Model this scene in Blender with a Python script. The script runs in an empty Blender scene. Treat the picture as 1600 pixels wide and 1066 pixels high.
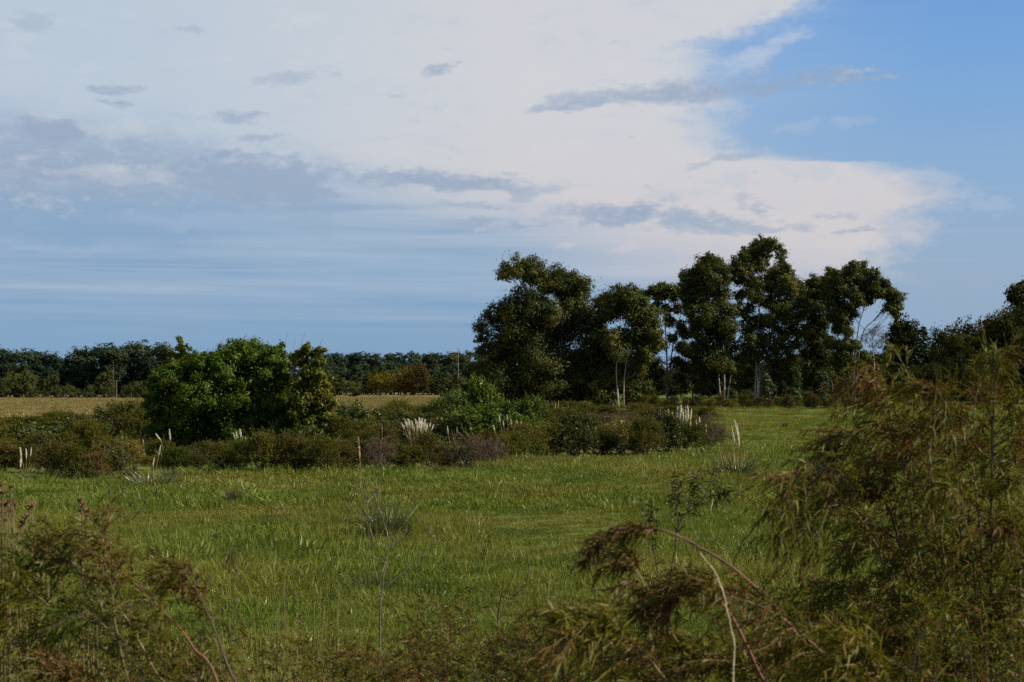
import bpy, math, random
import numpy as np

# ---------------------------------------------------------------- camera
scene = bpy.context.scene
COL = scene.collection
CAM_H = 2.3
HORIZON = 605.0                 # horizon row in the 1600 x 1066 photograph
FPX = 2222.0                    # 50 mm on a 36 mm sensor
PITCH = math.atan((HORIZON - 533.0) / FPX)
cam_data = bpy.data.cameras.new('camera')
cam = bpy.data.objects.new('camera', cam_data)
COL.objects.link(cam)
cam_data.lens = 50.0
cam_data.sensor_width = 36.0
cam_data.clip_start = 0.05
cam_data.clip_end = 9000.0
cam_data.dof.use_dof = True
cam_data.dof.focus_distance = 45.0
cam_data.dof.aperture_fstop = 9.0
cam.location = (0.0, 0.0, CAM_H)
cam.rotation_euler = (math.pi / 2 + PITCH, 0.0, 0.0)
scene.camera = cam

# ---------------------------------------------------------------- sun
SUN_AZ = math.radians(101.0)    # clockwise from the view direction (+Y)
SUN_EL = math.radians(37.0)
sun_data = bpy.data.lights.new('sun', 'SUN')
sun_data.energy = 5.0
sun_data.angle = math.radians(0.53)
sun_data.color = (1.0, 0.91, 0.74)
sun = bpy.data.objects.new('sun', sun_data)
COL.objects.link(sun)
sun.location = (40, -10, 40)
sun.rotation_euler = (math.pi / 2 - SUN_EL, 0.0, math.pi - SUN_AZ)

# ---------------------------------------------------------------- render settings
scene.view_settings.view_transform = 'Standard'
scene.view_settings.look = 'None'
EXPOSURE = 0.85
scene.view_settings.exposure = EXPOSURE
scene.view_settings.gamma = 1.0
scene.view_settings.use_curve_mapping = False
scene.cycles.use_denoising = False
scene.cycles.max_bounces = 6
scene.cycles.diffuse_bounces = 2
scene.cycles.glossy_bounces = 1
scene.cycles.transmission_bounces = 3
scene.cycles.transparent_max_bounces = 4
scene.cycles.caustics_reflective = False
scene.cycles.caustics_refractive = False
scene.render.film_transparent = False

# ---------------------------------------------------------------- sky
def lin(r, g, b):
    return tuple(((c / 255.0) / 12.92 if c / 255.0 <= 0.04045 else ((c / 255.0 + 0.055) / 1.055) ** 2.4) for c in (r, g, b))

world = bpy.data.worlds.new('World')
scene.world = world
world.use_nodes = True
world.cycles.sampling_method = "NONE"
WT = world.node_tree
WT.nodes.clear()

class S:
    """A scalar socket of the sky's node tree that can be written as arithmetic."""
    def __init__(self, sock): self.s = sock
    def _m(self, op, *args, clamp=False):
        n = WT.nodes.new('ShaderNodeMath'); n.operation = op; n.use_clamp = clamp
        for i, a in enumerate((self,) + args):
            if isinstance(a, S): WT.links.new(a.s, n.inputs[i])
            else: n.inputs[i].default_value = float(a)
        return S(n.outputs[0])
    def __add__(self, o): return self._m('ADD', o)
    __radd__ = __add__
    def __mul__(self, o): return self._m('MULTIPLY', o)
    __rmul__ = __mul__
    def __sub__(self, o): return self._m('SUBTRACT', o)
    def __rsub__(self, o): return (self * -1.0) + o
    def __truediv__(self, o): return self._m('DIVIDE', o)
    def mx(self, o): return self._m('MAXIMUM', o)
    def mn(self, o): return self._m('MINIMUM', o)
    def smooth(self, a, b):
        n = WT.nodes.new('ShaderNodeMapRange'); n.interpolation_type = 'SMOOTHSTEP'
        WT.links.new(self.s, n.inputs[0])
        n.inputs[1].default_value = a; n.inputs[2].default_value = b
        return S(n.outputs[0])

def cmix(f, a, b):
    n = WT.nodes.new('ShaderNodeMix'); n.data_type = 'RGBA'
    if isinstance(f, S): WT.links.new(f.s, n.inputs[0])
    else: n.inputs[0].default_value = f
    for c, i in ((a, 6), (b, 7)):
        if isinstance(c, tuple): n.inputs[i].default_value = (*c, 1.0)
        else: WT.links.new(c, n.inputs[i])
    return n.outputs[2]

def ramp(f, stops):
    n = WT.nodes.new('ShaderNodeValToRGB')
    WT.links.new(f.s, n.inputs[0])
    el = n.color_ramp.elements
    while len(el) > 1: el.remove(el[-1])
    el[0].position = stops[0][0]; el[0].color = (*stops[0][1], 1.0)
    for p, c in stops[1:]:
        e = el.new(p); e.color = (*c, 1.0)
    return n.outputs[0]

def curve(f, pts):
    n = WT.nodes.new('ShaderNodeFloatCurve')
    WT.links.new(f.s, n.inputs['Value'])
    c = n.mapping.curves[0]
    c.points[0].location = pts[0]; c.points[1].location = pts[-1]
    for p in pts[1:-1]: c.points.new(*p)
    n.mapping.update()
    return S(n.outputs[0])

tc = WT.nodes.new('ShaderNodeTexCoord')
sx = WT.nodes.new('ShaderNodeSeparateXYZ')
WT.links.new(tc.outputs['Generated'], sx.inputs[0])
dx, dy, dz = S(sx.outputs[0]), S(sx.outputs[1]), S(sx.outputs[2])
AZ = dx._m('ARCTAN2', dy) * 1000.0            # azimuth in milliradians, clockwise from +Y
EL = dz._m('ARCSINE') * 1000.0                # elevation in milliradians

def skydir(px, py):
    """Azimuth and elevation (milliradians) of a point of the photograph."""
    x, up = (px - 800.0) / FPX, -(py - 533.0) / FPX
    y = math.cos(PITCH) - up * math.sin(PITCH); z = math.sin(PITCH) + up * math.cos(PITCH)
    return 1000 * math.atan2(x, y), 1000 * math.atan2(z, math.hypot(x, y))

def noise(sx_, sy_, sz_, detail=6, rough=0.55, off=0.0, dist=0.0):
    v = WT.nodes.new('ShaderNodeCombineXYZ')
    for s, k, i in ((dx, sx_, 0), (dy, sy_, 1), (dz, sz_, 2)):
        WT.links.new((s * k + off).s, v.inputs[i])
    n = WT.nodes.new('ShaderNodeTexNoise'); n.noise_dimensions = '3D'
    WT.links.new(v.outputs[0], n.inputs['Vector'])
    n.inputs['Scale'].default_value = 1.0
    n.inputs['Detail'].default_value = detail
    n.inputs['Roughness'].default_value = rough
    n.inputs['Distortion'].default_value = dist
    return S(n.outputs[0]) - 0.5

nz_fine = noise(46, 46, 105, 7, 0.66, 3.1)
nz_mid = noise(15, 15, 40, 5, 0.6, 7.7)
nz_big = noise(3.5, 3.5, 9, 4, 0.5, 11.3)
def noise2(sx_, sy_, sz_, detail, rough, off):
    v = WT.nodes.new('ShaderNodeCombineXYZ')
    for s, k, i in ((dx, sx_, 0), (dy, sy_, 1), (dz, sz_, 2)):
        WT.links.new((s * k + off).s, v.inputs[i])
    n = WT.nodes.new('ShaderNodeTexNoise'); n.noise_dimensions = '3D'
    WT.links.new(v.outputs[0], n.inputs['Vector'])
    n.inputs['Scale'].default_value = 1.0; n.inputs['Detail'].default_value = detail; n.inputs['Roughness'].default_value = rough
    sp_ = WT.nodes.new('ShaderNodeSeparateColor'); WT.links.new(n.outputs[1], sp_.inputs[0])
    return S(sp_.outputs[0]) - 0.5, S(sp_.outputs[1]) - 0.5, S(sp_.outputs[2]) - 0.5
wa, wb, wc = noise2(30, 30, 60, 6, 0.62, 21.7)
AZW = AZ + wa * 62.0
ELW = EL + wb * 21.0 + wa * 6.0
nz_streak = noise(3.0, 3.0, 72, 5, 0.6, 5.2, 0.25)
nz_streak2 = noise(6.0, 6.0, 200, 4, 0.55, 9.4, 0.2)

SKY_STRENGTH = 0.1
sky_tex = WT.nodes.new('ShaderNodeTexSky')
sky_tex.sky_type = 'NISHITA'
sky_tex.sun_disc = False
sky_tex.sun_elevation = SUN_EL
sky_tex.sun_rotation = SUN_AZ
sky_tex.air_density = 1.0
sky_tex.dust_density = 0.6
sky_tex.ozone_density = 1.6

def K(r, g, b):
    return tuple(c / SKY_STRENGTH / 2 ** EXPOSURE for c in lin(r, g, b))

# clear air: the Nishita sky, with the pale moist layer that lies low over the land
air = WT.nodes.new('ShaderNodeMix'); air.data_type = 'RGBA'; air.blend_type = 'MULTIPLY'
air.inputs[0].default_value = 1.0
WT.links.new(sky_tex.outputs[0], air.inputs[6]); air.inputs[7].default_value = (0.46, 0.43, 0.41, 1)
low = ramp((EL / 300.0), [(0.0, K(140, 166, 196)), (0.25, K(152, 174, 199)), (0.48, K(141, 175, 210)), (0.75, K(120, 166, 217)), (1.0, K(104, 152, 214))])
clear = cmix((EL / 1000.0).smooth(0.22, 0.75) * 0.6 + 0.0, low, air.outputs[2])

# banded veil low over the horizon, towards the left and centre
t_band = (EL / 300.0)
veil_l = ramp(t_band, [(0.0, K(124, 158, 192)), (0.12, K(133, 165, 196)), (0.30, K(150, 176, 202)), (0.45, K(166, 186, 207)), (0.7, K(184, 198, 216)), (1.0, K(186, 198, 216))])
side = (AZ + nz_big * 160.0 + nz_streak * 120.0).smooth(330.0, -120.0)
color = cmix(side, clear, veil_l)

# pale streaks in that veil
st = (nz_streak * 1.0 + nz_streak2 * 0.8).smooth(-0.06, 0.34)
st_zone = EL.smooth(22.0, 70.0) * EL.smooth(215.0, 120.0) * (AZ.smooth(360.0, -60.0) * 0.7 + 0.22)
color = cmix(st * st_zone * 0.42, color, K(186, 198, 217))
dk = (nz_streak * -1.0 + nz_streak2 * -0.5).smooth(0.0, 0.2)
dk_zone = EL.smooth(14.0, 60.0) * EL.smooth(210.0, 110.0) * AZ.smooth(160.0, -100.0)
color = cmix(dk * dk_zone * 0.5, color, K(114, 153, 193))

# the great bright sheet (anvil) with its ragged edge on the clear side
edge_px = [(1345, -40), (1318, 0), (1262, 28), (1190, 52), (1120, 84), (1138, 112), (1160, 150), (1150, 185), (1190, 232),
           (1262, 249), (1400, 252), (1498, 298), (1468, 340), (1480, 372), (1430, 408), (1370, 440), (1280, 470), (1150, 510)]
pts = []
for px, py in edge_px:
    a, e = skydir(px, py)
    pts.append((e / 400.0, (a + 500.0) / 1000.0))
pts.sort()
pts = [(0.0, pts[0][1])] + pts + [(0.8, 0.80), (1.0, 0.84)]
edge = curve((EL + nz_fine * 10.0) / 400.0, pts) * 1000.0 - 500.0
sheet = (edge - AZ + nz_fine * 75.0 + nz_mid * 75.0).smooth(-12.0, 50.0)
sheet_low = (EL + nz_big * 25.0 + nz_streak * 34.0 + (AZ * -1.0).smooth(-260.0, 260.0) * -95.0).smooth(34.0, 104.0)
left_fade = (AZ * 0.6 + EL * 1.0 + nz_mid * 50.0).smooth(-90.0, 70.0)       # under the grey bank the sheet is lost in blue
sheet_a = sheet * sheet_low * left_fade
far_round = AZ.smooth(-2400.0, -1500.0)                       # thins out behind the viewer
warm = cmix((EL + nz_big * 40.0).smooth(210.0, 90.0), K(208, 210, 215), K(210, 205, 207))
cool = cmix((AZ + nz_big * 160.0 + nz_mid * 50.0).smooth(20.0, -300.0), warm, K(186, 201, 216))
tex = nz_mid * 0.6 + nz_fine * 0.34 + wc * 0.3
cool = cmix(tex.smooth(0.0, 0.24) * 0.62, cool, K(184, 196, 212))
cool = cmix((tex * -1.0).smooth(0.0, 0.24) * 0.5, cool, K(217, 215, 218))
color = cmix(sheet_a * far_round * 0.96, color, cool)

def blob(cx, cy, hw, hh, slope=0.0, soft=(0.0, 0.6), amp=1.6, fine=0.9, flat=0.0, bulk=1.0):
    """Mask of one lower cloud: an ellipse about (cx, cy) of the photograph, broken up by noise."""
    a, e = skydir(cx, cy); k = 1000.0 / FPX
    u = (AZW - a)
    v = ELW - e - u * slope
    q = u / (hw * k); w = v / (hh * k)
    if flat: w = w.mx(w * -flat)
    f = bulk - (q * q + w * w) + nz_fine * (fine * 3.4) + nz_mid * (amp * 1.3)
    return f.smooth(*soft)

def add_cloud(color, col, alpha, *args, **kw):
    return cmix(blob(*args, **kw) * alpha, color, col)

# wisps in the clear blue
for a in ((1225, 64, 46, 18, 0.35), (1165, 92, 70, 22, 0.1)):
    color = add_cloud(color, K(196, 205, 220), 0.62, *a, soft=(-0.1, 1.5), amp=1.0, fine=0.7)
for a in ((1330, 192, 40, 11, 0.05), (1545, 322, 46, 13, -0.35), (1240, 200, 40, 10, 0.25), (1460, 276, 60, 9, -0.2)):
    color = add_cloud(color, K(172, 190, 214), 0.5, *a, soft=(0.0, 1.2), amp=0.9, fine=0.6)

# the grey bank
bank = cmix((nz_fine * 0.8 + nz_mid).smooth(-0.05, 0.25), K(150, 169, 193), K(186, 198, 211)); bank_blue = K(134, 166, 199); tops = K(208, 208, 214)
for a in ((75, 190, 40, 22, 0.0), (215, 202, 34, 22, 0.0), (160, 206, 60, 16, 0.0), (395, 246, 34, 18, 0.0), (590, 240, 110, 18, 0.0)):
    color = add_cloud(color, tops, 0.5, *a, soft=(0.0, 1.1), amp=1.0, fine=0.8)
color = add_cloud(color, K(151, 172, 198), 0.84, 110, 282, 600, 125, -0.04, soft=(0.0, 1.5), amp=1.3, fine=0.3)
color = add_cloud(color, bank_blue, 0.8, 10, 345, 520, 66, 0.02, soft=(0.0, 1.1), amp=1.2, fine=0.12)
color = add_cloud(color, bank, 0.85, 20, 262, 440, 70, 0.02, soft=(0.0, 1.1), amp=1.4, fine=0.8)
color = add_cloud(color, K(150, 167, 194), 0.75, 80, 202, 64, 26, 0.0, soft=(0.0, 0.9), amp=1.0, fine=0.7)
color = add_cloud(color, K(148, 168, 194), 0.7, 400, 280, 150, 50, -0.08, soft=(0.0, 0.8), amp=0.9, fine=0.75)
color = add_cloud(color, K(198, 204, 213), 0.45, 170, 272, 130, 17, 0.0, soft=(0.0, 1.1), amp=1.3, fine=0.5)
color = add_cloud(color, K(170, 188, 211), 0.45, 320, 346, 190, 16, 0.0, soft=(0.0, 1.4), amp=1.4, fine=0.15)
color = add_cloud(color, K(170, 188, 211), 0.4, 60, 392, 240, 9, 0.0, soft=(0.0, 1.4), amp=1.2, fine=0.12)

# the torn grey clouds that float before the sheet
grey = K(148, 167, 193)
greys = [(690, 285, 165, 22, -0.06, 0.9), (800, 296, 48, 15, -0.1, 0.8), (935, 158, 120, 19, 0.12, 0.75), (1075, 146, 150, 24, 0.10, 0.85), (1220, 134, 130, 20, 0.08, 0.8), (1340, 126, 70, 9, 0.05, 0.7),
         (975, 338, 98, 25, -0.04, 0.9), (1090, 346, 130, 20, -0.1, 0.8), (1190, 330, 55, 16, -0.3, 0.75), (1310, 341, 52, 10, -0.02, 0.85), (1345, 363, 60, 5, -0.03, 0.8), (1170, 359, 110, 9, -0.02, 0.6),
         (685, 108, 36, 11, 0.22, 0.75), (715, 103, 22, 8, 0.3, 0.6), (175, 141, 34, 8, 0.08, 0.75), (186, 165, 36, 8, -0.1, 0.85), (365, 187, 60, 9, -0.02, 0.75), (402, 214, 50, 10, 0.04, 0.7),
         (470, 124, 62, 17, 0.08, 0.45), (775, 353, 90, 10, 0.02, 0.75), (750, 321, 66, 6, 0.0, 0.6), (1135, 252, 62, 10, 0.16, 0.55), 
         
         (300, 48, 30, 10, 0.3, 0.45), (30, 38, 50, 20, 0.1, 0.45), ]
masks = None
for cx, cy, hw, hh, sl, al in greys:
    big = hw > 60
    m = blob(cx, cy, hw, hh, sl, soft=(0.0, 1.5), amp=1.9, fine=1.35, flat=1.0 if not big else 1.6, bulk=1.4 if big else 1.1) * al
    masks = m if masks is None else masks.mx(m)
frag = (noise(34, 34, 95, 5, 0.6, 41.0) + nz_mid * 0.35).smooth(0.12, 0.30)
fa, fe = skydir(900, 190)
fz = (1.0 - ((AZ - fa) / 290.0) * ((AZ - fa) / 290.0) - ((EL - fe) / 92.0) * ((EL - fe) / 92.0)).smooth(0.0, 0.7)
masks = masks.mx(frag * fz * 0.5)
grey_c = cmix((nz_fine + nz_mid * 0.5).smooth(-0.05, 0.28) * 0.75, grey, K(190, 198, 210))
color = cmix(masks, color, grey_c)
# cumulus heads that catch the light low down behind the grove
for a in ((880, 384, 30, 9, 0.0), (980, 386, 34, 11, 0.0)):
    color = add_cloud(color, K(210, 205, 208), 0.4, *a, soft=(0.0, 1.0), amp=1.2, fine=0.9, flat=2.0)

# below the horizon: dull ground glow (never seen past the land)
color = cmix((EL * 1.0).smooth(2.0, -60.0), color, K(70, 74, 52))
bg = WT.nodes.new('ShaderNodeBackground')
WT.links.new(color, bg.inputs[0]); bg.inputs[1].default_value = SKY_STRENGTH
wo = WT.nodes.new('ShaderNodeOutputWorld')
WT.links.new(bg.outputs[0], wo.inputs[0])

# ---------------------------------------------------------------- helpers
RNG = np.random.default_rng(20)
random.seed(4)
V3 = lambda *a: np.array(a, dtype=np.float64)

def smooth01(a, b, x):
    t = np.clip((np.asarray(x, dtype=np.float64) - a) / (b - a), 0.0, 1.0)
    return t * t * (3 - 2 * t)

def ground_z(x, y):
    """Height of the land: nearly flat, a low bank at the viewer's feet, a slight rise beyond the field."""
    x = np.asarray(x, dtype=np.float64); y = np.asarray(y, dtype=np.float64)
    d = np.hypot(x, y)
    z = 0.62 * (1 - smooth01(3.0, 9.5, d))
    z = z + 0.05 * np.sin(x * 0.31 + 0.7) * np.sin(y * 0.23) * smooth01(8, 16, d)
    z = z + 0.10 * np.sin(x * 0.071 + 1.3) * np.sin(y * 0.055 + 0.4) * smooth01(20, 40, d)
    z = z + 1.0 * smooth01(12, 70, x) * smooth01(80, 190, y)
    return z

def at(px, py, dist):
    """World point seen at (px, py) of the photograph at a given distance ahead."""
    x, up = (px - 800.0) / FPX, -(py - 533.0) / FPX
    y = math.cos(PITCH) - up * math.sin(PITCH); z = math.sin(PITCH) + up * math.cos(PITCH)
    k = dist / y
    return V3(x * k, dist, CAM_H + z * k)

def foot(px, py):
    """Where the line of sight through (px, py) meets the land."""
    lo, hi = 2.0, 600.0
    for _ in range(60):
        m = 0.5 * (lo + hi); p = at(px, py, m)
        if p[2] > ground_z(p[0], p[1]): lo = m
        else: hi = m
    p = at(px, py, lo); p[2] = float(ground_z(p[0], p[1]))
    return p

def unit(v):
    v = np.asarray(v, dtype=np.float64)
    return v / np.maximum(np.linalg.norm(v, axis=-1, keepdims=True), 1e-9)

def rnd_dirs(n, rng=None):
    rng = rng or RNG
    return unit(rng.normal(size=(n, 3)))

class Geo:
    """Collects vertices and faces of one mesh."""
    def __init__(self): self.v = []; self.q = []; self.t = []; self.n = 0; self.mi_q = []; self.mi_t = []
    def quads(self, verts, faces, mi=0):
        verts = np.asarray(verts, dtype=np.float32).reshape(-1, 3); faces = np.asarray(faces, dtype=np.int64).reshape(-1, 4)
        self.v.append(verts); self.q.append(faces + self.n); self.mi_q.append(np.full(len(faces), mi)); self.n += len(verts)
        return self
    def tris(self, verts, faces, mi=0):
        verts = np.asarray(verts, dtype=np.float32).reshape(-1, 3); faces = np.asarray(faces, dtype=np.int64).reshape(-1, 3)
        self.v.append(verts); self.t.append(faces + self.n); self.mi_t.append(np.full(len(faces), mi)); self.n += len(verts)
        return self
    def mesh(self, name, mats, smooth=False):
        me = bpy.data.meshes.new(name)
        v = np.concatenate(self.v) if self.v else np.zeros((0, 3), np.float32)
        q = np.concatenate(self.q) if self.q else np.zeros((0, 4), np.int64)
        t = np.concatenate(self.t) if self.t else np.zeros((0, 3), np.int64)
        me.vertices.add(len(v)); me.vertices.foreach_set('co', v.astype(np.float32).ravel())
        loops = np.concatenate([q.ravel(), t.ravel()])
        me.loops.add(len(loops)); me.loops.foreach_set('vertex_index', loops.astype(np.int32))
        nf = len(q) + len(t)
        starts = np.concatenate([np.arange(len(q)) * 4, len(q) * 4 + np.arange(len(t)) * 3])
        me.polygons.add(nf); me.polygons.foreach_set('loop_start', starts.astype(np.int32))
        mi = np.concatenate([*(self.mi_q or [np.zeros(0)]), *(self.mi_t or [np.zeros(0)])]).astype(np.int32)
        me.polygons.foreach_set('material_index', mi)
        if smooth: me.polygons.foreach_set('use_smooth', np.ones(nf, dtype=bool))
        for m in (mats if isinstance(mats, (list, tuple)) else [mats]): me.materials.append(m)
        me.update(calc_edges=True)
        return me

def obj(name, mesh, parent=None, kind=None, loc=None):
    o = bpy.data.objects.new(name, mesh); COL.objects.link(o)
    if parent is not None: o.parent = parent
    if kind: o['kind'] = kind
    if loc is not None: o.location = tuple(float(c) for c in loc)
    return o

def thing(name, label, cat, loc=(0, 0, 0), rotz=0.0, group=None, mesh=None):
    o = bpy.data.objects.new(name, mesh); COL.objects.link(o)
    o.location = tuple(float(c) for c in loc); o.rotation_euler = (0, 0, rotz)
    o['label'] = label; o['category'] = cat
    if group: o['group'] = group
    return o

def dup(root, label, loc, rotz=0.0, scale=None, group=None):
    """A copy of a thing with copies of its parts and their sub-parts (mesh data shared)."""
    r = root.copy(); COL.objects.link(r)
    r.location = tuple(float(c) for c in loc); r.rotation_euler = (0, 0, rotz); r['label'] = label
    if scale is not None: r.scale = scale
    if group: r['group'] = group
    for ch in list(root.children):
        c = ch.copy(); COL.objects.link(c); c.parent = r
        for g in list(ch.children):
            d = g.copy(); COL.objects.link(d); d.parent = c
    return r

def shift(o, d):
    """Moves a thing's own origin to its base without moving its shape (parts are built in world coordinates)."""
    o.location = tuple(float(c) for c in d)

# ---- shapes
def tube(g, pts, radii, sides=5, mi=0, cap=False):
    pts = np.asarray(pts, dtype=np.float64); n = len(pts)
    radii = np.broadcast_to(np.asarray(radii, dtype=np.float64), (n,))
    tan = np.gradient(pts, axis=0); tan = unit(tan)
    ref = V3(0.31, 0.17, 0.93) if abs(tan[0][2]) < 0.8 else V3(0.9, 0.3, 0.1)
    a = unit(np.cross(tan, ref)); b = np.cross(tan, a)
    ang = np.arange(sides) * 2 * math.pi / sides
    ring = pts[:, None, :] + radii[:, None, None] * (np.cos(ang)[None, :, None] * a[:, None, :] + np.sin(ang)[None, :, None] * b[:, None, :])
    idx = np.arange(n * sides).reshape(n, sides)
    f = np.stack([idx[:-1], np.roll(idx[:-1], -1, 1), np.roll(idx[1:], -1, 1), idx[1:]], -1).reshape(-1, 4)
    g.quads(ring.reshape(-1, 3), f, mi)

def bez(ctrl, n):
    """Catmull-Rom curve through control points."""
    c = np.asarray(ctrl, dtype=np.float64)
    c = np.vstack([2 * c[0] - c[1], c, 2 * c[-1] - c[-2]])
    seg = len(c) - 3; out = []
    for t in np.linspace(0, seg - 1e-6, n):
        i = int(t); u = t - i; p0, p1, p2, p3 = c[i:i + 4]
        out.append(0.5 * ((2 * p1) + (-p0 + p2) * u + (2 * p0 - 5 * p1 + 4 * p2 - p3) * u * u + (-p0 + 3 * p1 - 3 * p2 + p3) * u ** 3))
    return np.array(out)

def rhombs(g, p, axis, nrm, length, width, mi=0, cup=0.12, mid=0.45):
    """One pointed leaf per point: centre p, long axis, face normal."""
    p = np.asarray(p, dtype=np.float64); n = len(p)
    axis = unit(axis); side = unit(np.cross(axis, nrm)); nn = np.cross(side, axis)
    L = np.broadcast_to(np.asarray(length, dtype=np.float64), (n,))[:, None]
    W = np.broadcast_to(np.asarray(width, dtype=np.float64), (n,))[:, None]
    base = p - axis * L * mid; tip = p + axis * L * (1 - mid) - nn * L * cup
    l = p + side * W * 0.5 + nn * W * cup; r = p - side * W * 0.5 + nn * W * cup
    v = np.stack([base, r, tip, l], 1).reshape(-1, 3)
    g.quads(v, np.arange(n * 4).reshape(n, 4), mi)

def straps(g, p, d, length, width, droop, mi=0, seg=3, sway=None):
    """Narrow arching leaves rooted at p, leaving along d, bending down by droop over their length."""
    p = np.asarray(p, dtype=np.float64); n = len(p); d = unit(d)
    L = np.broadcast_to(np.asarray(length, dtype=np.float64), (n,))[:, None]
    W = np.broadcast_to(np.asarray(width, dtype=np.float64), (n,))[:, None]
    Dp = np.broadcast_to(np.asarray(droop, dtype=np.float64), (n,))[:, None]
    side = unit(np.cross(d, rnd_dirs(n)))
    rows = []
    for k in range(seg + 1):
        t = k / seg
        c = p + d * L * t + V3(0, 0, -1) * (Dp * L * t * t)
        if sway is not None: c = c + np.asarray(sway) * (L * t * t)
        w = W * (0.5 + 0.5 * min(1.0, t * 3)) * (1.0 if t < 0.5 else max(0.08, 2 * (1 - t)))
        rows += [c - side * w * 0.5, c + side * w * 0.5]
    v = np.stack(rows, 1).reshape(-1, 3)
    m = 2 * (seg + 1)
    f = np.array([[2 * k, 2 * k + 1, 2 * k + 3, 2 * k + 2] for k in range(seg)])
    f = (np.arange(n)[:, None, None] * m + f[None]).reshape(-1, 4)
    g.quads(v, f, mi)

# ---- materials
def nodes_of(name):
    m = bpy.data.materials.new(name); m.use_nodes = True
    nt = m.node_tree; nt.nodes.clear()
    out = nt.nodes.new('ShaderNodeOutputMaterial')
    return m, nt, out

def mixc(nt, f, a, b, blend='MIX'):
    n = nt.nodes.new('ShaderNodeMix'); n.data_type = 'RGBA'; n.blend_type = blend
    for s, i in ((f, 0),):
        if isinstance(s, (int, float)): n.inputs[i].default_value = s
        else: nt.links.new(s, n.inputs[i])
    for c, i in ((a, 6), (b, 7)):
        if isinstance(c, tuple): n.inputs[i].default_value = (*c[:3], 1.0)
        else: nt.links.new(c, n.inputs[i])
    return n.outputs[2]

def tex_noise(nt, scale, detail=3, rough=0.55, space='pos'):
    n = nt.nodes.new('ShaderNodeTexNoise'); n.inputs['Scale'].default_value = scale
    n.inputs['Detail'].default_value = detail; n.inputs['Roughness'].default_value = rough
    if space == 'pos':
        geo = nt.nodes.new('ShaderNodeNewGeometry'); nt.links.new(geo.outputs['Position'], n.inputs['Vector'])
    else:
        tc_ = nt.nodes.new('ShaderNodeTexCoord'); nt.links.new(tc_.outputs['Object'], n.inputs['Vector'])
    return n.outputs[0]

def rng_map(nt, s, a, b, c=0.0, d=1.0):
    n = nt.nodes.new('ShaderNodeMapRange'); nt.links.new(s, n.inputs[0])
    for i, v in enumerate((a, b, c, d)): n.inputs[i + 1].default_value = v
    return n.outputs[0]

ALB = (0.90, 0.84, 0.72)
def leaf_mat(name, c1, c2, c3, patch=0.6, patch_lo=0.45, patch_hi=0.65, trans=0.3, gloss=0.06, inst=0.25, island=True):
    """Leaf colour between c1 and c2 leaf by leaf, with patches of c3; light passes through the blade."""
    m, nt, out = nodes_of(name)
    c1, c2, c3 = (tuple(a * b for a, b in zip(c, ALB)) for c in (c1, c2, c3))
    geo = nt.nodes.new('ShaderNodeNewGeometry')
    col = mixc(nt, geo.outputs['Random Per Island'], c1, c2)
    col = mixc(nt, rng_map(nt, tex_noise(nt, patch), patch_lo, patch_hi), col, c3)
    if inst:
        oi = nt.nodes.new('ShaderNodeObjectInfo')
        br = nt.nodes.new('ShaderNodeHueSaturation')
        nt.links.new(rng_map(nt, oi.outputs['Random'], 0, 1, 1 - inst, 1 + inst), br.inputs['Value'])
        nt.links.new(rng_map(nt, oi.outputs['Random'], 0, 1, 0.5 + inst * 0.06, 0.5 - inst * 0.06), br.inputs['Hue'])
        nt.links.new(col, br.inputs['Color']); col = br.outputs[0]
    df = nt.nodes.new('ShaderNodeBsdfDiffuse'); nt.links.new(col, df.inputs[0])
    tr = nt.nodes.new('ShaderNodeBsdfTranslucent')
    tcol = mixc(nt, 1.0, col, (1.15, 1.1, 0.55), 'MULTIPLY'); nt.links.new(tcol, tr.inputs[0])
    mx = nt.nodes.new('ShaderNodeMixShader'); mx.inputs[0].default_value = trans
    nt.links.new(df.outputs[0], mx.inputs[1]); nt.links.new(tr.outputs[0], mx.inputs[2])
    last = mx.outputs[0]
    if gloss:
        gl = nt.nodes.new('ShaderNodeBsdfGlossy'); gl.inputs['Roughness'].default_value = 0.42
        gl.inputs[0].default_value = (0.8, 0.8, 0.75, 1)
        m2 = nt.nodes.new('ShaderNodeMixShader'); m2.inputs[0].default_value = gloss
        nt.links.new(last, m2.inputs[1]); nt.links.new(gl.outputs[0], m2.inputs[2]); last = m2.outputs[0]
    nt.links.new(last, out.inputs[0])
    return m

def bark_mat(name, c1, c2, scale=6.0, stretch=0.2, rough=0.85):
    m, nt, out = nodes_of(name)
    geo = nt.nodes.new('ShaderNodeNewGeometry')
    mp = nt.nodes.new('ShaderNodeMapping'); mp.inputs['Scale'].default_value = (1, 1, stretch)
    nt.links.new(geo.outputs['Position'], mp.inputs[0])
    n = nt.nodes.new('ShaderNodeTexNoise'); n.inputs['Scale'].default_value = scale; n.inputs['Detail'].default_value = 4
    nt.links.new(mp.outputs[0], n.inputs['Vector'])
    col = mixc(nt, rng_map(nt, n.outputs[0], 0.38, 0.62), c1, c2)
    bs = nt.nodes.new('ShaderNodeBsdfPrincipled'); nt.links.new(col, bs.inputs['Base Color'])
    bs.inputs['Roughness'].default_value = rough
    bs.inputs['Specular IOR Level'].default_value = 0.2
    bmp = nt.nodes.new('ShaderNodeBump'); bmp.inputs['Strength'].default_value = 0.5; bmp.inputs['Distance'].default_value = 0.02
    nt.links.new(n.outputs[0], bmp.inputs['Height']); nt.links.new(bmp.outputs[0], bs.inputs['Normal'])
    nt.links.new(bs.outputs[0], out.inputs[0])
    return m

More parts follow.
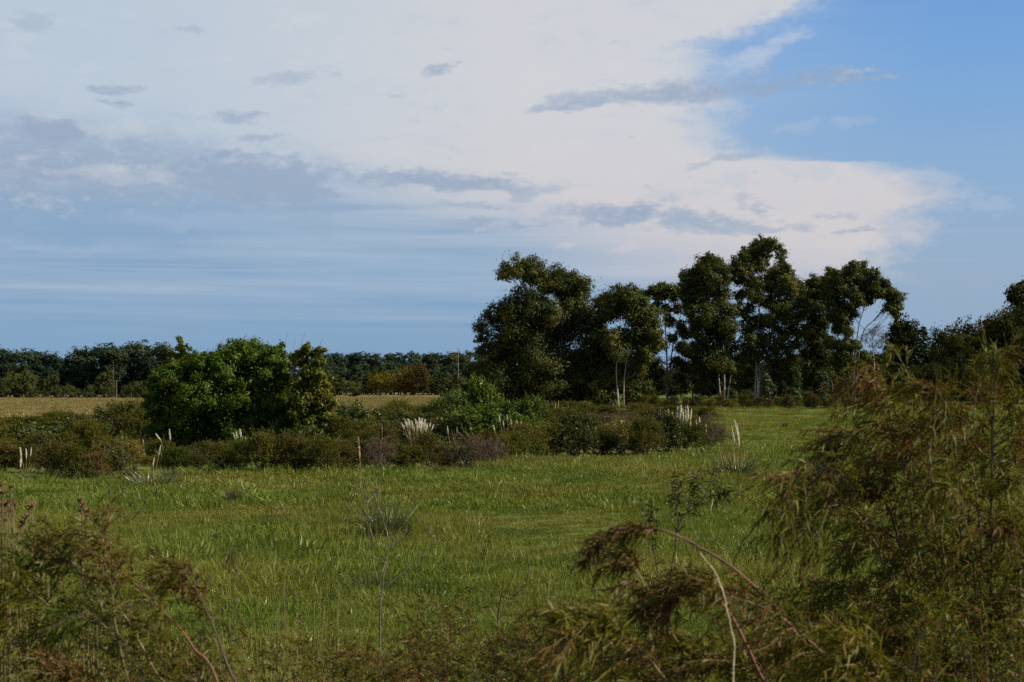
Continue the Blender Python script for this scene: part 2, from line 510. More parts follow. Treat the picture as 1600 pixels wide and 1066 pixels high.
M = {}
M['euc_leaf'] = leaf_mat('eucalyptus_leaf', (0.026, 0.042, 0.010), (0.050, 0.064, 0.016), (0.084, 0.084, 0.022), patch=0.3, patch_lo=0.46, patch_hi=0.70, trans=0.28, gloss=0.008)
M['euc_bark'] = bark_mat('pale_eucalyptus_bark', (0.46, 0.42, 0.36), (0.20, 0.16, 0.13), 1.8, 0.25)
M['dark_bark'] = bark_mat('dark_bark', (0.06, 0.05, 0.04), (0.13, 0.11, 0.09), 4.0, 0.2)
M['pine_leaf'] = leaf_mat('pine_needles', (0.023, 0.042, 0.030), (0.040, 0.062, 0.042), (0.058, 0.072, 0.036), patch=0.08, patch_lo=0.5, patch_hi=0.7, trans=0.15, gloss=0.0)
M['wood_leaf'] = leaf_mat('dark_wood_leaf', (0.018, 0.026, 0.012), (0.036, 0.042, 0.016), (0.05, 0.052, 0.02), patch=0.12, trans=0.2, gloss=0.0)
M['bush_leaf'] = leaf_mat('dense_tree_leaf', (0.018, 0.052, 0.004), (0.050, 0.092, 0.007), (0.085, 0.110, 0.010), patch=0.9, patch_lo=0.55, patch_hi=0.72, trans=0.28, gloss=0.01)
M['loose_leaf'] = leaf_mat('loose_tree_leaf', (0.044, 0.078, 0.007), (0.088, 0.112, 0.014), (0.105, 0.108, 0.018), patch=1.1, trans=0.3, gloss=0.01, inst=0.05)
M['autumn_leaf'] = leaf_mat('autumn_leaf', (0.088, 0.088, 0.014), (0.115, 0.098, 0.018), (0.10, 0.066, 0.022), patch=0.12, trans=0.3, gloss=0.0)
M['rust_leaf'] = leaf_mat('rusty_leaf', (0.050, 0.040, 0.016), (0.075, 0.050, 0.018), (0.04, 0.042, 0.018), patch=0.25, trans=0.25, gloss=0.0)
M['grey_leaf'] = leaf_mat('grey_green_leaf', (0.032, 0.050, 0.022), (0.058, 0.080, 0.040), (0.035, 0.05, 0.018), patch=0.7, trans=0.2, gloss=0.01)
M['ivy_leaf'] = leaf_mat('ivy_leaf', (0.034, 0.066, 0.014), (0.062, 0.100, 0.026), (0.03, 0.055, 0.014), patch=0.7, trans=0.2, gloss=0.015)
M['brown_shrub'] = leaf_mat('brown_shrub_leaf', (0.070, 0.056, 0.022), (0.110, 0.086, 0.034), (0.066, 0.072, 0.022), patch=1.6, trans=0.28, gloss=0.0)
M['olive_shrub'] = leaf_mat('olive_shrub_leaf', (0.060, 0.064, 0.016), (0.108, 0.102, 0.026), (0.052, 0.076, 0.018), patch=1.4, trans=0.28, gloss=0.0)
M['dark_shrub'] = leaf_mat('dark_shrub_leaf', (0.034, 0.048, 0.012), (0.064, 0.076, 0.020), (0.05, 0.048, 0.016), patch=1.4, trans=0.25, gloss=0.015)
M['yellow_shrub'] = leaf_mat('yellow_shrub_leaf', (0.120, 0.110, 0.018), (0.170, 0.140, 0.026), (0.08, 0.085, 0.02), patch=1.6, trans=0.25, gloss=0.02)
M['pale_shrub'] = leaf_mat('pale_shrub_leaf', (0.042, 0.064, 0.018), (0.085, 0.110, 0.038), (0.13, 0.15, 0.07), patch=2.4, patch_lo=0.56, patch_hi=0.72, trans=0.2, gloss=0.02)
M['green_shrub'] = leaf_mat('green_shrub_leaf', (0.038, 0.078, 0.010), (0.080, 0.118, 0.022), (0.115, 0.145, 0.045), patch=1.2, patch_lo=0.55, patch_hi=0.75, trans=0.25, gloss=0.012)
M['grey_twig'] = leaf_mat('grey_twig', (0.11, 0.088, 0.072), (0.075, 0.056, 0.044), (0.058, 0.05, 0.026), patch=1.2, trans=0.05, gloss=0.0)
M['shrub_wood'] = bark_mat('shrub_wood', (0.14, 0.115, 0.09), (0.065, 0.05, 0.038), 14.0, 0.4)
M['plume'] = leaf_mat('pampas_plume', (0.70, 0.70, 0.76), (0.78, 0.80, 0.88), (0.62, 0.60, 0.60), patch=3.0, trans=0.35, gloss=0.0, inst=0.06)
M['plume_dry'] = leaf_mat('dry_plume', (0.55, 0.44, 0.28), (0.66, 0.55, 0.38), (0.48, 0.38, 0.24), patch=3.0, trans=0.3, gloss=0.0, inst=0.06)
M['pampas_leaf'] = leaf_mat('pampas_leaf', (0.042, 0.072, 0.026), (0.080, 0.108, 0.045), (0.10, 0.10, 0.035), patch=1.5, patch_lo=0.55, trans=0.25, gloss=0.05)
M['straw'] = leaf_mat('straw_stalk', (0.22, 0.17, 0.07), (0.30, 0.23, 0.11), (0.17, 0.15, 0.05), patch=2.0, trans=0.15, gloss=0.03)

# ---------------------------------------------------------------- ground
def make_ground():
    ys = np.concatenate([np.linspace(-60, -4, 12), np.linspace(-3, 12, 46), np.linspace(12.6, 60, 90), np.geomspace(61, 6000, 90)])
    xs_ = np.concatenate([-np.geomspace(40, 6000, 50)[::-1], np.linspace(-39, 39, 121), np.geomspace(40, 6000, 50)])
    X, Y = np.meshgrid(xs_, ys)
    Z = ground_z(X, Y)
    idx = np.arange(X.size).reshape(X.shape)
    f = np.stack([idx[:-1, :-1], idx[:-1, 1:], idx[1:, 1:], idx[1:, :-1]], -1).reshape(-1, 4)
    g = Geo(); g.quads(np.stack([X, Y, Z], -1).reshape(-1, 3), f)
    m, nt, out = nodes_of('field_soil')
    n1 = tex_noise(nt, 0.16, 5, 0.6); n2 = tex_noise(nt, 2.3, 5, 0.65); n3 = tex_noise(nt, 0.035, 3, 0.5)
    green = mixc(nt, rng_map(nt, n2, 0.35, 0.65), (0.052, 0.085, 0.020), (0.085, 0.115, 0.030))
    yel = mixc(nt, rng_map(nt, n2, 0.35, 0.65), (0.110, 0.105, 0.034), (0.085, 0.095, 0.026))
    col = mixc(nt, rng_map(nt, n1, 0.44, 0.60), green, yel)
    # the dry meadow beyond the thicket
    geo = nt.nodes.new('ShaderNodeNewGeometry'); sp = nt.nodes.new('ShaderNodeSeparateXYZ')
    nt.links.new(geo.outputs['Position'], sp.inputs[0])
    dry = mixc(nt, rng_map(nt, n2, 0.3, 0.7), (0.150, 0.122, 0.058), (0.120, 0.100, 0.046))
    def mth(op, a, b):
        n = nt.nodes.new('ShaderNodeMath'); n.operation = op
        for i, v in enumerate((a, b)):
            if isinstance(v, (int, float)): n.inputs[i].default_value = v
            else: nt.links.new(v, n.inputs[i])
        return n.outputs[0]
    yy = mth('ADD', sp.outputs[1], mth('MULTIPLY', n3, 60.0))
    xx = mth('ADD', sp.outputs[0], mth('MULTIPLY', n3, 40.0))
    fy = rng_map(nt, yy, 105, 125); fx = rng_map(nt, xx, 34, 16)
    col = mixc(nt, mth('MULTIPLY', fy, fx), col, dry)
    bs = nt.nodes.new('ShaderNodeBsdfDiffuse'); nt.links.new(col, bs.inputs[0])
    bmp = nt.nodes.new('ShaderNodeBump'); bmp.inputs['Strength'].default_value = 0.9; bmp.inputs['Distance'].default_value = 0.12
    nt.links.new(n2, bmp.inputs['Height']); nt.links.new(bmp.outputs[0], bs.inputs['Normal'])
    nt.links.new(bs.outputs[0], out.inputs[0])
    o = obj('ground', g.mesh('ground', m, smooth=True), kind='structure')
    return o
make_ground()

# ---------------------------------------------------------------- grass (countless: one object, instanced tufts)
def grass_mat(name, g1, g2, y1, y2, scale, lo, hi, trans=0.3, alb=(0.89, 0.865, 0.66)):
    m, nt, out = nodes_of(name)
    g1, g2, y1, y2 = (tuple(a * b for a, b in zip(c, alb)) for c in (g1, g2, y1, y2))
    geo = nt.nodes.new('ShaderNodeNewGeometry')
    oi = nt.nodes.new('ShaderNodeObjectInfo')
    def rv(off):
        a = nt.nodes.new('ShaderNodeMath'); a.operation = 'ADD'; nt.links.new(geo.outputs['Random Per Island'], a.inputs[0]); nt.links.new(oi.outputs['Random'], a.inputs[1])
        b = nt.nodes.new('ShaderNodeMath'); b.operation = 'MULTIPLY_ADD'; nt.links.new(a.outputs[0], b.inputs[0]); b.inputs[1].default_value = 7.31; b.inputs[2].default_value = off
        c = nt.nodes.new('ShaderNodeMath'); c.operation = 'FRACT'; nt.links.new(b.outputs[0], c.inputs[0]); return c.outputs[0]
    green = mixc(nt, rv(0.1), g1, g2); yel = mixc(nt, rv(0.43), y1, y2)
    p = tex_noise(nt, scale, 4, 0.6)
    q = nt.nodes.new('ShaderNodeMath'); q.operation = 'MULTIPLY_ADD'; nt.links.new(rv(0.77), q.inputs[0]); q.inputs[1].default_value = 0.22; nt.links.new(p, q.inputs[2])
    col = mixc(nt, rng_map(nt, q.outputs[0], lo, hi), green, yel)
    deep = tex_noise(nt, scale * 2.6, 3, 0.6)
    col = mixc(nt, rng_map(nt, deep, 0.50, 0.68, 0.0, 0.75), col, tuple(k * 0.75 for k in g1))
    df = nt.nodes.new('ShaderNodeBsdfDiffuse'); nt.links.new(col, df.inputs[0])
    tr = nt.nodes.new('ShaderNodeBsdfTranslucent'); nt.links.new(mixc(nt, 1.0, col, (1.1, 1.1, 0.6), 'MULTIPLY'), tr.inputs[0])
    mx = nt.nodes.new('ShaderNodeMixShader'); mx.inputs[0].default_value = trans
    nt.links.new(df.outputs[0], mx.inputs[1]); nt.links.new(tr.outputs[0], mx.inputs[2])
    gl = nt.nodes.new('ShaderNodeBsdfGlossy'); gl.inputs['Roughness'].default_value = 0.4; gl.inputs[0].default_value = (0.9, 0.9, 0.85, 1)
    m2 = nt.nodes.new('ShaderNodeMixShader'); m2.inputs[0].default_value = 0.011
    nt.links.new(mx.outputs[0], m2.inputs[1]); nt.links.new(gl.outputs[0], m2.inputs[2])
    nt.links.new(m2.outputs[0], out.inputs[0])
    return m

M['grass'] = grass_mat('grass_blades', (0.060, 0.105, 0.014), (0.115, 0.158, 0.026), (0.145, 0.138, 0.032), (0.200, 0.172, 0.060), 0.16, 0.465, 0.77)
M['dry_grass'] = grass_mat('dry_grass_blades', (0.155, 0.126, 0.056), (0.190, 0.150, 0.070), (0.115, 0.104, 0.040), (0.10, 0.098, 0.032), 0.06, 0.5, 0.8, 0.2, alb=(1.06, 1.02, 0.84))

def tuft_proto(name, mat, n, rad, h, w, lean, droop, seg=2):
    g = Geo()
    r = rad * np.sqrt(RNG.random(n)); a = RNG.random(n) * 2 * math.pi
    p = np.stack([r * np.cos(a), r * np.sin(a), np.full(n, -0.01)], -1)
    d = np.stack([np.cos(a) * lean * RNG.random(n) + RNG.normal(0, .25, n), np.sin(a) * lean * RNG.random(n) + RNG.normal(0, .25, n), np.ones(n)], -1)
    straps(g, p, d, h * RNG.uniform(0.45, 1.15, n), w * RNG.uniform(0.7, 1.3, n), droop * RNG.uniform(0.2, 1.4, n), seg=seg)
    return bpy.data.objects.new(name, g.mesh(name, mat))          # a source shape for the instances only

def scatter(name, protos, pts, idx, rz, scl):
    me = bpy.data.meshes.new(name)
    me.vertices.add(len(pts)); me.vertices.foreach_set('co', np.asarray(pts, dtype=np.float32).ravel())
    a = me.attributes.new('pick', 'INT', 'POINT'); a.data.foreach_set('value', np.asarray(idx, dtype=np.int32))
    a = me.attributes.new('turn', 'FLOAT_VECTOR', 'POINT'); a.data.foreach_set('vector', np.asarray(rz, dtype=np.float32).ravel())
    a = me.attributes.new('size', 'FLOAT_VECTOR', 'POINT'); a.data.foreach_set('vector', np.asarray(scl, dtype=np.float32).ravel())
    me.update()
    o = obj(name, me, kind='stuff')
    ng = bpy.data.node_groups.new(name, 'GeometryNodeTree')
    ng.interface.new_socket('Geometry', in_out='INPUT', socket_type='NodeSocketGeometry')
    ng.interface.new_socket('Geometry', in_out='OUTPUT', socket_type='NodeSocketGeometry')
    N, Lk = ng.nodes, ng.links
    gi = N.new('NodeGroupInput'); go = N.new('NodeGroupOutput')
    join = N.new('GeometryNodeJoinGeometry')
    for p in reversed(protos):
        oi = N.new('GeometryNodeObjectInfo'); oi.inputs['Object'].default_value = p; oi.inputs['As Instance'].default_value = True
        Lk.new(oi.outputs['Geometry'], join.inputs[0])
    ip = N.new('GeometryNodeInstanceOnPoints'); ip.inputs['Pick Instance'].default_value = True
    Lk.new(gi.outputs[0], ip.inputs['Points']); Lk.new(join.outputs[0], ip.inputs['Instance'])
    for nm, ty, sock in (('pick', 'INT', 'Instance Index'), ('turn', 'FLOAT_VECTOR', 'Rotation'), ('size', 'FLOAT_VECTOR', 'Scale')):
        na = N.new('GeometryNodeInputNamedAttribute'); na.data_type = ty; na.inputs['Name'].default_value = nm
        Lk.new([s for s in na.outputs if s.enabled][0], ip.inputs[sock])
    Lk.new(ip.outputs[0], go.inputs[0])
    md = o.modifiers.new('tufts', 'NODES'); md.node_group = ng
    return o

def wedge(n, d0, d1, half=27.0):
    """Points spread evenly over the land ahead between two distances."""
    t = math.tan(math.radians(half))
    y = np.sqrt(RNG.uniform(d0 * d0, d1 * d1, n)); x = RNG.uniform(-1, 1, n) * t * y
    return x, y

# edge of the thicket: the field lies in front of it
EDGE_PX = [(-260, 746), (0, 745), (150, 746), (300, 741), (450, 740), (600, 739), (700, 733), (780, 729), (860, 718), (950, 714), (1050, 711), (1105, 706), (1140, 692)]
EDGE = np.array([foot(*p)[:2] for p in EDGE_PX])
def in_field(x, y):
    ex = np.interp(x, EDGE[:, 0], EDGE[:, 1])
    return (y < ex + 0.4) | (x > EDGE[-1, 0] + 0.3 * (y > 100))

def make_grass():
    gm = M['grass']
    protos = [tuft_proto('grass_tuft_a', gm, 150, 0.26, 0.14, 0.0058, 1.0, 0.4),
              tuft_proto('grass_tuft_b', gm, 150, 0.28, 0.11, 0.0060, 1.3, 0.45),
              tuft_proto('grass_tuft_c', gm, 110, 0.22, 0.22, 0.0055, 0.9, 0.55, 3),
              tuft_proto('grass_tuft_d', gm, 120, 0.24, 0.12, 0.0120, 1.4, 0.3),
              tuft_proto('grass_tuft_e', gm, 22, 0.25, 0.34, 0.0035, 0.6, 0.5, 3),
              tuft_proto('grass_tuft_f', gm, 230, 0.55, 0.20, 0.013, 0.9, 0.4),
              tuft_proto('grass_tuft_g', gm, 230, 0.60, 0.16, 0.015, 1.1, 0.35)]
    P, I, Sc = [], [], []
    for n, d0, d1, kinds, s in ((5200, 6.0, 14.0, [0, 0, 1, 1, 2, 3, 4], 1.0), (9500, 14.0, 26.0, [0, 1, 1, 2, 3, 0, 4], 1.0),
                                (15000, 26.0, 48.0, [0, 1, 3, 3, 5, 6], 1.0), (16000, 48.0, 110.0, [5, 6, 6], 1.0), (16000, 110.0, 260.0, [5, 6], 1.5)):
        x, y = wedge(n, d0, d1)
        ok = in_field(x, y); x, y = x[ok], y[ok]
        lush = np.sin(x * 0.55 + 2.0 * np.sin(y * 0.19)) * np.sin(y * 0.33 + 1.7 * np.sin(x * 0.27))
        k = RNG.choice(kinds, len(x)); sc = s * RNG.uniform(0.7, 1.25, len(x)) * (1.0 + 0.38 * lush)
        P.append(np.stack([x, y, ground_z(x, y)], -1)); I.append(k); Sc.append(np.stack([sc, sc, sc * RNG.uniform(0.6, 1.1, len(x)) * np.where(y > 60, 0.7, 1.0)], -1))
    for n, kind, lo, hi, d0, d1 in ((900, 2, 1.3, 2.1, 9, 45), (700, 4, 1.1, 1.7, 9, 40), (500, 3, 1.4, 2.2, 9, 45)):     # rougher tussocks, straw and broad weeds in patches
        x, y = wedge(n * 3, d0, d1)
        f = np.sin(x * 0.9 + 1.3 * kind + 1.5 * np.sin(y * 0.4)) + np.sin(y * 0.61 + kind + 1.2 * np.sin(x * 0.5)) + RNG.normal(0, .5, len(x))
        ok = in_field(x, y) & (f > 0.7); x, y = x[ok][:n], y[ok][:n]
        sc = RNG.uniform(lo, hi, len(x))
        P.append(np.stack([x, y, ground_z(x, y)], -1)); I.append(np.full(len(x), kind)); Sc.append(np.stack([sc * 0.9, sc * 0.9, sc], -1))
    P = np.concatenate(P); I = np.concatenate(I); Sc = np.concatenate(Sc)
    R = np.stack([RNG.normal(0, .08, len(P)), RNG.normal(0, .08, len(P)), RNG.random(len(P)) * 6.283], -1)
    scatter('field_grass', protos, P, I, R, Sc)
    dm = M['dry_grass']
    protos = [tuft_proto('dry_tuft_a', dm, 160, 0.9, 0.26, 0.03, 1.0, 0.4), tuft_proto('dry_tuft_b', dm, 160, 1.0, 0.22, 0.032, 1.2, 0.35)]
    x, y = wedge(26000, 95.0, 330.0)
    ok = (x < 12 + 6 * np.sin(y * 0.05)) & ~in_field(x, y); x, y = x[ok], y[ok]
    sc = RNG.uniform(0.6, 1.2, len(x))
    scatter('dry_meadow_grass', protos, np.stack([x, y, ground_z(x, y)], -1), RNG.integers(0, 2, len(x)),
            np.stack([np.zeros(len(x))] * 2 + [RNG.random(len(x)) * 6.28], -1), np.stack([sc * 1.2, sc * 1.2, sc], -1))
make_grass()

# ---------------------------------------------------------------- foliage builders
def clump_leaves(g, clumps, n, length, width, mi=0, subs=9, hang=0.3, flat=0.25, fill=0.25, spread=0.30, rng=RNG):
    """Leaves on small tufts that crowd the outside of each clump (clumps: rows of x, y, z, r)."""
    c = np.asarray(clumps, dtype=np.float64)
    w = c[:, 3] ** 2; which = rng.choice(len(c), n, p=w / w.sum())
    sd = unit(rng.normal(size=(len(c), subs, 3)) + V3(0, 0, 0.25))
    sd[..., 2] = np.where(sd[..., 2] < -flat, -flat, sd[..., 2])
    sr = rng.uniform(0.35, 1.0, (len(c), subs, 1))
    s_i = rng.integers(0, subs, n)
    ctr = c[which, :3] + (sd * sr)[which, s_i] * c[which, 3:4]
    off = rnd_dirs(n, rng); rad = (rng.random(n) ** 0.5)[:, None] * c[which, 3:4] * spread * rng.uniform(0.7, 1.3, (n, 1))
    off[:, 2] *= 0.8
    p = ctr + off * rad
    inner = rng.random(n) < fill
    p[inner] = c[which[inner], :3] + rnd_dirs(inner.sum(), rng) * (rng.random((inner.sum(), 1)) ** 0.5) * c[which[inner], 3:4] * 0.75
    stray = rng.random(n) < 0.17
    p[stray] += rng.normal(0, 0.27, (stray.sum(), 3)) * V3(1, 1, 0.7) * c[which[stray], 3:4]
    nrm = unit(unit(p - c[which, :3]) * 1.1 + off * 0.7 + rng.normal(size=(n, 3)) * 0.36 + V3(0, 0, 0.2))
    ax = unit(np.cross(nrm, rng.normal(size=(n, 3))) + V3(0, 0, -hang))
    rhombs(g, p, ax, nrm, length * rng.uniform(0.65, 1.3, n), width * rng.uniform(0.7, 1.3, n), mi)

def limb(g, a, b, r0, r1, sag=0.12, n=7, sides=5, rng=RNG):
    a, b = np.asarray(a), np.asarray(b); L = np.linalg.norm(b - a)
    m1 = a + (b - a) * 0.35 + V3(*(rng.normal(0, .05, 3) * L)) + V3(0, 0, -sag * L * 0.2)
    m2 = a + (b - a) * 0.7 + V3(*(rng.normal(0, .05, 3) * L)) + V3(0, 0, sag * L * 0.35)
    tube(g, bez([a, m1, m2, b], n), np.linspace(r0, r1, n), sides)

def pixel_tree(name, label, cat, base, dist, clumps, trunks, leaf, bark, n_leaves, leaf_size, depth=0.5, group=None,
               limbs=True, r_trunk=0.22, hang=0.3, subs=12, spread=0.38, fill=0.28, twigs=0, flat=0.3, seed=1, limb_r=0.3, trunk_name='trunk', rmul=1.6, clear_below=None, extra=0.7):
    """A tree whose clumps of leaves and trunks are given as seen in the photograph (1600 px wide) and built at its true distance."""
    rng = np.random.default_rng(seed)
    b = at(base[0], base[1], dist); b[2] = float(ground_z(b[0], b[1]))
    k = dist / FPX
    halfw = (max(c[0] for c in clumps) - min(c[0] for c in clumps)) * 0.5 * k
    cx = np.mean([c[0] for c in clumps])
    clumps = list(clumps); base_n = len(clumps)
    for _ in range(int(base_n * extra)):                      # smaller tufts between neighbouring clumps
        p_ = clumps[rng.integers(base_n)]
        near = sorted(clumps[:base_n], key=lambda q_: (q_[0] - p_[0]) ** 2 + (q_[1] - p_[1]) ** 2)[1:5]
        q_ = near[rng.integers(len(near))] if near else p_
        f_ = rng.uniform(0.3, 0.7)
        clumps.append((p_[0] * f_ + q_[0] * (1 - f_), p_[1] * f_ + q_[1] * (1 - f_) + rng.uniform(-2, 3), min(p_[2], q_[2]) * rng.uniform(0.6, 1.0)))
    W = []
    for c in clumps:
        u = min(1.0, abs((c[0] - cx) * k) / max(halfw, 1e-3))
        d = rng.uniform(-1, 1) * depth * halfw * math.sqrt(max(0.05, 1 - u * u * 0.8))
        if clear_below and c[1] > clear_below: d = abs(d) + 0.15 * halfw
        p = at(c[0], c[1], dist + d) - b
        W.append((*p, c[2] * rmul * rng.uniform(0.85, 1.15) * k * (1 + d / dist)))
    W = np.array(W)
    t = thing(name, label, cat, b, 0, group)
    tr_pts = []
    for i, tr in enumerate(trunks):
        pts = []
        dj = rng.uniform(-0.3, 0.3) * (i > 0)
        for j, q in enumerate(tr):
            p = at(q[0], q[1], dist + dj) - b
            if j == 0: p[2] = -0.15 + float(ground_z(p[0] + b[0], p[1] + b[1])) - b[2]
            pts.append(p)
        pts = bez(pts, 4 * len(pts))
        g = Geo(); rt = 0.58 * r_trunk * (1.0 if i == 0 else 0.75)
        rad = rt * np.linspace(1, 0.22, len(pts)) ** 0.8; rad[0] *= 1.3
        tube(g, pts, rad, 8)
        obj(trunk_name, g.mesh(trunk_name, bark, smooth=True), t); tr_pts.append((pts, rad))
    if limbs:
        g = Geo()
        for w in W:
            if w[3] < np.median(W[:, 3]) * 0.55: continue
            best = None
            for pts, rad in tr_pts:
                dxy = np.linalg.norm(pts[:, :2] - w[:2], axis=1)
                cost = np.abs(pts[:, 2] - (w[2] - 0.7 * dxy - w[3] * 0.5)) + 0.3 * dxy
                i = int(np.argmin(cost))
                if best is None or cost[i] < best[0]: best = (cost[i], pts[i], rad[i])
            r0 = max(best[2] * 0.6, 0.02) ; r0 = min(r0, r_trunk * limb_r)
            limb(g, best[1], w[:3], r0, r0 * 0.25, rng=rng)
            for _ in range(twigs):
                e = w[:3] + rnd_dirs(1, rng)[0] * w[3] * 0.9
                limb(g, w[:3] + (best[1] - w[:3]) * rng.uniform(0.05, 0.4), e, r0 * 0.35, r0 * 0.1, n=4, sides=4, rng=rng)
        obj('branches', g.mesh('branches', M['dark_bark'] if bark is M['euc_bark'] else bark, smooth=True), t, kind='stuff')
    g = Geo(); clump_leaves(g, W, n_leaves, leaf_size[0], leaf_size[1], 0, subs, hang, flat, fill, spread, rng)
    obj('crown', g.mesh('crown', leaf), t, kind='stuff')
    return t

def proto_tree(name, label, cat, h, clumps, leaf, bark, n, leaf_size, r_trunk, top_frac=0.9, group=None, trunk_to=None, **kw):
    """A tree built about its own origin; clumps in metres."""
    t = thing(name, label, cat, (0, 0, 0), 0, group)
    C_ = np.array(clumps, dtype=np.float64)
    g = Geo(); hh = trunk_to or h * top_frac
    pts = bez([(0, 0, -0.2), (RNG.normal(0, .1), RNG.normal(0, .1), hh * 0.4), (RNG.normal(0, .2), RNG.normal(0, .2), hh)], 9)
    tube(g, pts, r_trunk * np.linspace(1, 0.3, 9), 6)
    for c in C_[:14]:
        i = int(np.argmin(np.abs(pts[:, 2] - (c[2] - 0.4 * np.hypot(c[0], c[1]))))); limb(g, pts[i], c[:3], r_trunk * 0.35, r_trunk * 0.1, n=5, sides=4)
    obj('trunk', g.mesh('trunk', bark, smooth=True), t)
    g = Geo(); clump_leaves(g, C_, n, leaf_size[0], leaf_size[1], **kw)
    obj('crown', g.mesh('crown', leaf), t, kind='stuff')
    return t

# ---------------------------------------------------------------- the far pine wood
def pine_clumps(h, kind):
    out = []
    if kind == 0:      # umbrella
        for _ in range(9):
            a, r = random.uniform(0, 6.28), random.uniform(0, 2.8)
            out.append((r * math.cos(a), r * math.sin(a), h * random.uniform(0.80, 0.93) - 0.12 * r, random.uniform(1.4, 2.1)))
        for _ in range(4):
            a, r = random.uniform(0, 6.28), random.uniform(0.5, 2.0)
            out.append((r * math.cos(a), r * math.sin(a), h * random.uniform(0.5, 0.75), random.uniform(1.0, 1.7)))
    else:              # full rounded or tall crown, foliage nearly to the ground
        for _ in range(20):
            t = random.random(); z = h * (0.12 + 0.80 * t)
            r = (1 - 0.75 * t ** 1.6) * random.uniform(0.2, 1.0) * h * (0.20 if kind == 1 else 0.26)
            a = random.uniform(0, 6.28)
            out.append((r * math.cos(a), r * math.sin(a), z, random.uniform(0.12, 0.19) * h * (1.15 - 0.5 * t)))
        out.append((0, 0, h * 0.93, h * 0.07))
    return out

pines = []
for k in (0, 0, 1, 1, 2, 2):
    pines.append(proto_tree('pine_tree', 'tmp', 'pine tree', 12.0, pine_clumps(12.0, k), M['pine_leaf'], M['dark_bark'], 2600 if k == 0 else 3600, (0.55, 0.28), 0.2,
                            group='dark pines of the far wood', spread=0.42, subs=9, hang=0.0, flat=0.3, trunk_to=10.2))
placed = {}
def put(proto, key, label, p, rot, s, group):
    """First use moves the thing itself, later uses are copies."""
    sc = s if isinstance(s, tuple) else (s, s, s)
    if key not in placed:
        placed[key] = True; proto.location = tuple(float(c) for c in p); proto.rotation_euler = (0, 0, rot); proto.scale = sc
        proto['label'] = label; proto['group'] = group
        return proto
    return dup(proto, label, p, rot, sc, group)

def top_scale(px, top, d, h=12.0):
    p = at(px, 600, d); p[2] = float(ground_z(p[0], p[1])); z = at(px, top, d)[2]
    return p, (z - p[2]) / h

left_front = [(10, 556, 4), (50, 556, 5), (66, 556, 3), (112, 562, 2), (140, 556, 3), (170, 552, 4), (197, 549, 5), (212, 550, 3), (228, 550, 2), (246, 548, 5), (266, 552, 3), (-60, 553, 2), (-35, 550, 0), (-12, 549, 2), (4, 546, 1), (22, 553, 2), (40, 548, 0), (58, 549, 2), (74, 552, 0), (88, 558, 3), (103, 559, 2), (118, 556, 4), (132, 545, 0), (147, 546, 5), (162, 541, 0), (178, 543, 1), (190, 545, 4),
              (203, 538, 0), (219, 538, 1), (236, 552, 4), (258, 539, 0), (275, 550, 2), (296, 552, 1), (318, 553, 4), (345, 551, 2), (375, 552, 3), (405, 550, 2), (430, 553, 5), (455, 552, 2), (480, 553, 3)]
for i, (px, top, k) in enumerate(left_front):
    d = 330 + random.uniform(-12, 25); k = k % 6
    p, s = top_scale(px, top, d)
    put(pines[k], k, 'dark pine of the far wood beyond the dry meadow' if k > 1 else 'tall flat-topped pine rising over the far wood beyond the dry meadow', p, random.uniform(0, 6.28), (s * random.uniform(0.95, 1.25), s * random.uniform(0.95, 1.25), s), 'tall flat-topped pines of the far wood' if k < 2 else 'dark pines of the far wood beyond the dry meadow')
for i in range(30):
    px = -90 + i * 13.5 + random.uniform(-5, 5); d = random.uniform(318, 330)
    p, s = top_scale(px, random.uniform(556, 576), d)
    put(pines[2 + i % 4], 2 + i % 4, 'lower bushy pine at the front of the far wood beyond the dry meadow', p, random.uniform(0, 6.28), (s * 1.45, s * 1.45, s), 'lower pines at the front of the far wood')
for i in range(38):
    px = 496 + i * 8 + random.uniform(-4, 4); d = random.uniform(415, 445)
    p, s = top_scale(px, random.choice([549, 551, 552, 554]) + random.uniform(-2, 2), d)
    k = random.choice([2, 3, 4, 5])
    put(pines[k], k, 'dark pine in the even far wood behind the yellow autumn trees', p, random.uniform(0, 6.28), (s * 1.25, s * 1.25, s), 'dark pines behind the yellow autumn trees')
for i in range(22):
    px = 500 + i * 14 + random.uniform(-5, 5); d = random.uniform(395, 412)
    p, s = top_scale(px, random.uniform(560, 578), d)
    put(pines[2 + i % 4], 2 + i % 4, 'lower dark pine at the foot of the wood behind the yellow autumn trees', p, random.uniform(0, 6.28), (s * 1.6, s * 1.6, s), 'lower dark pines behind the yellow autumn trees')

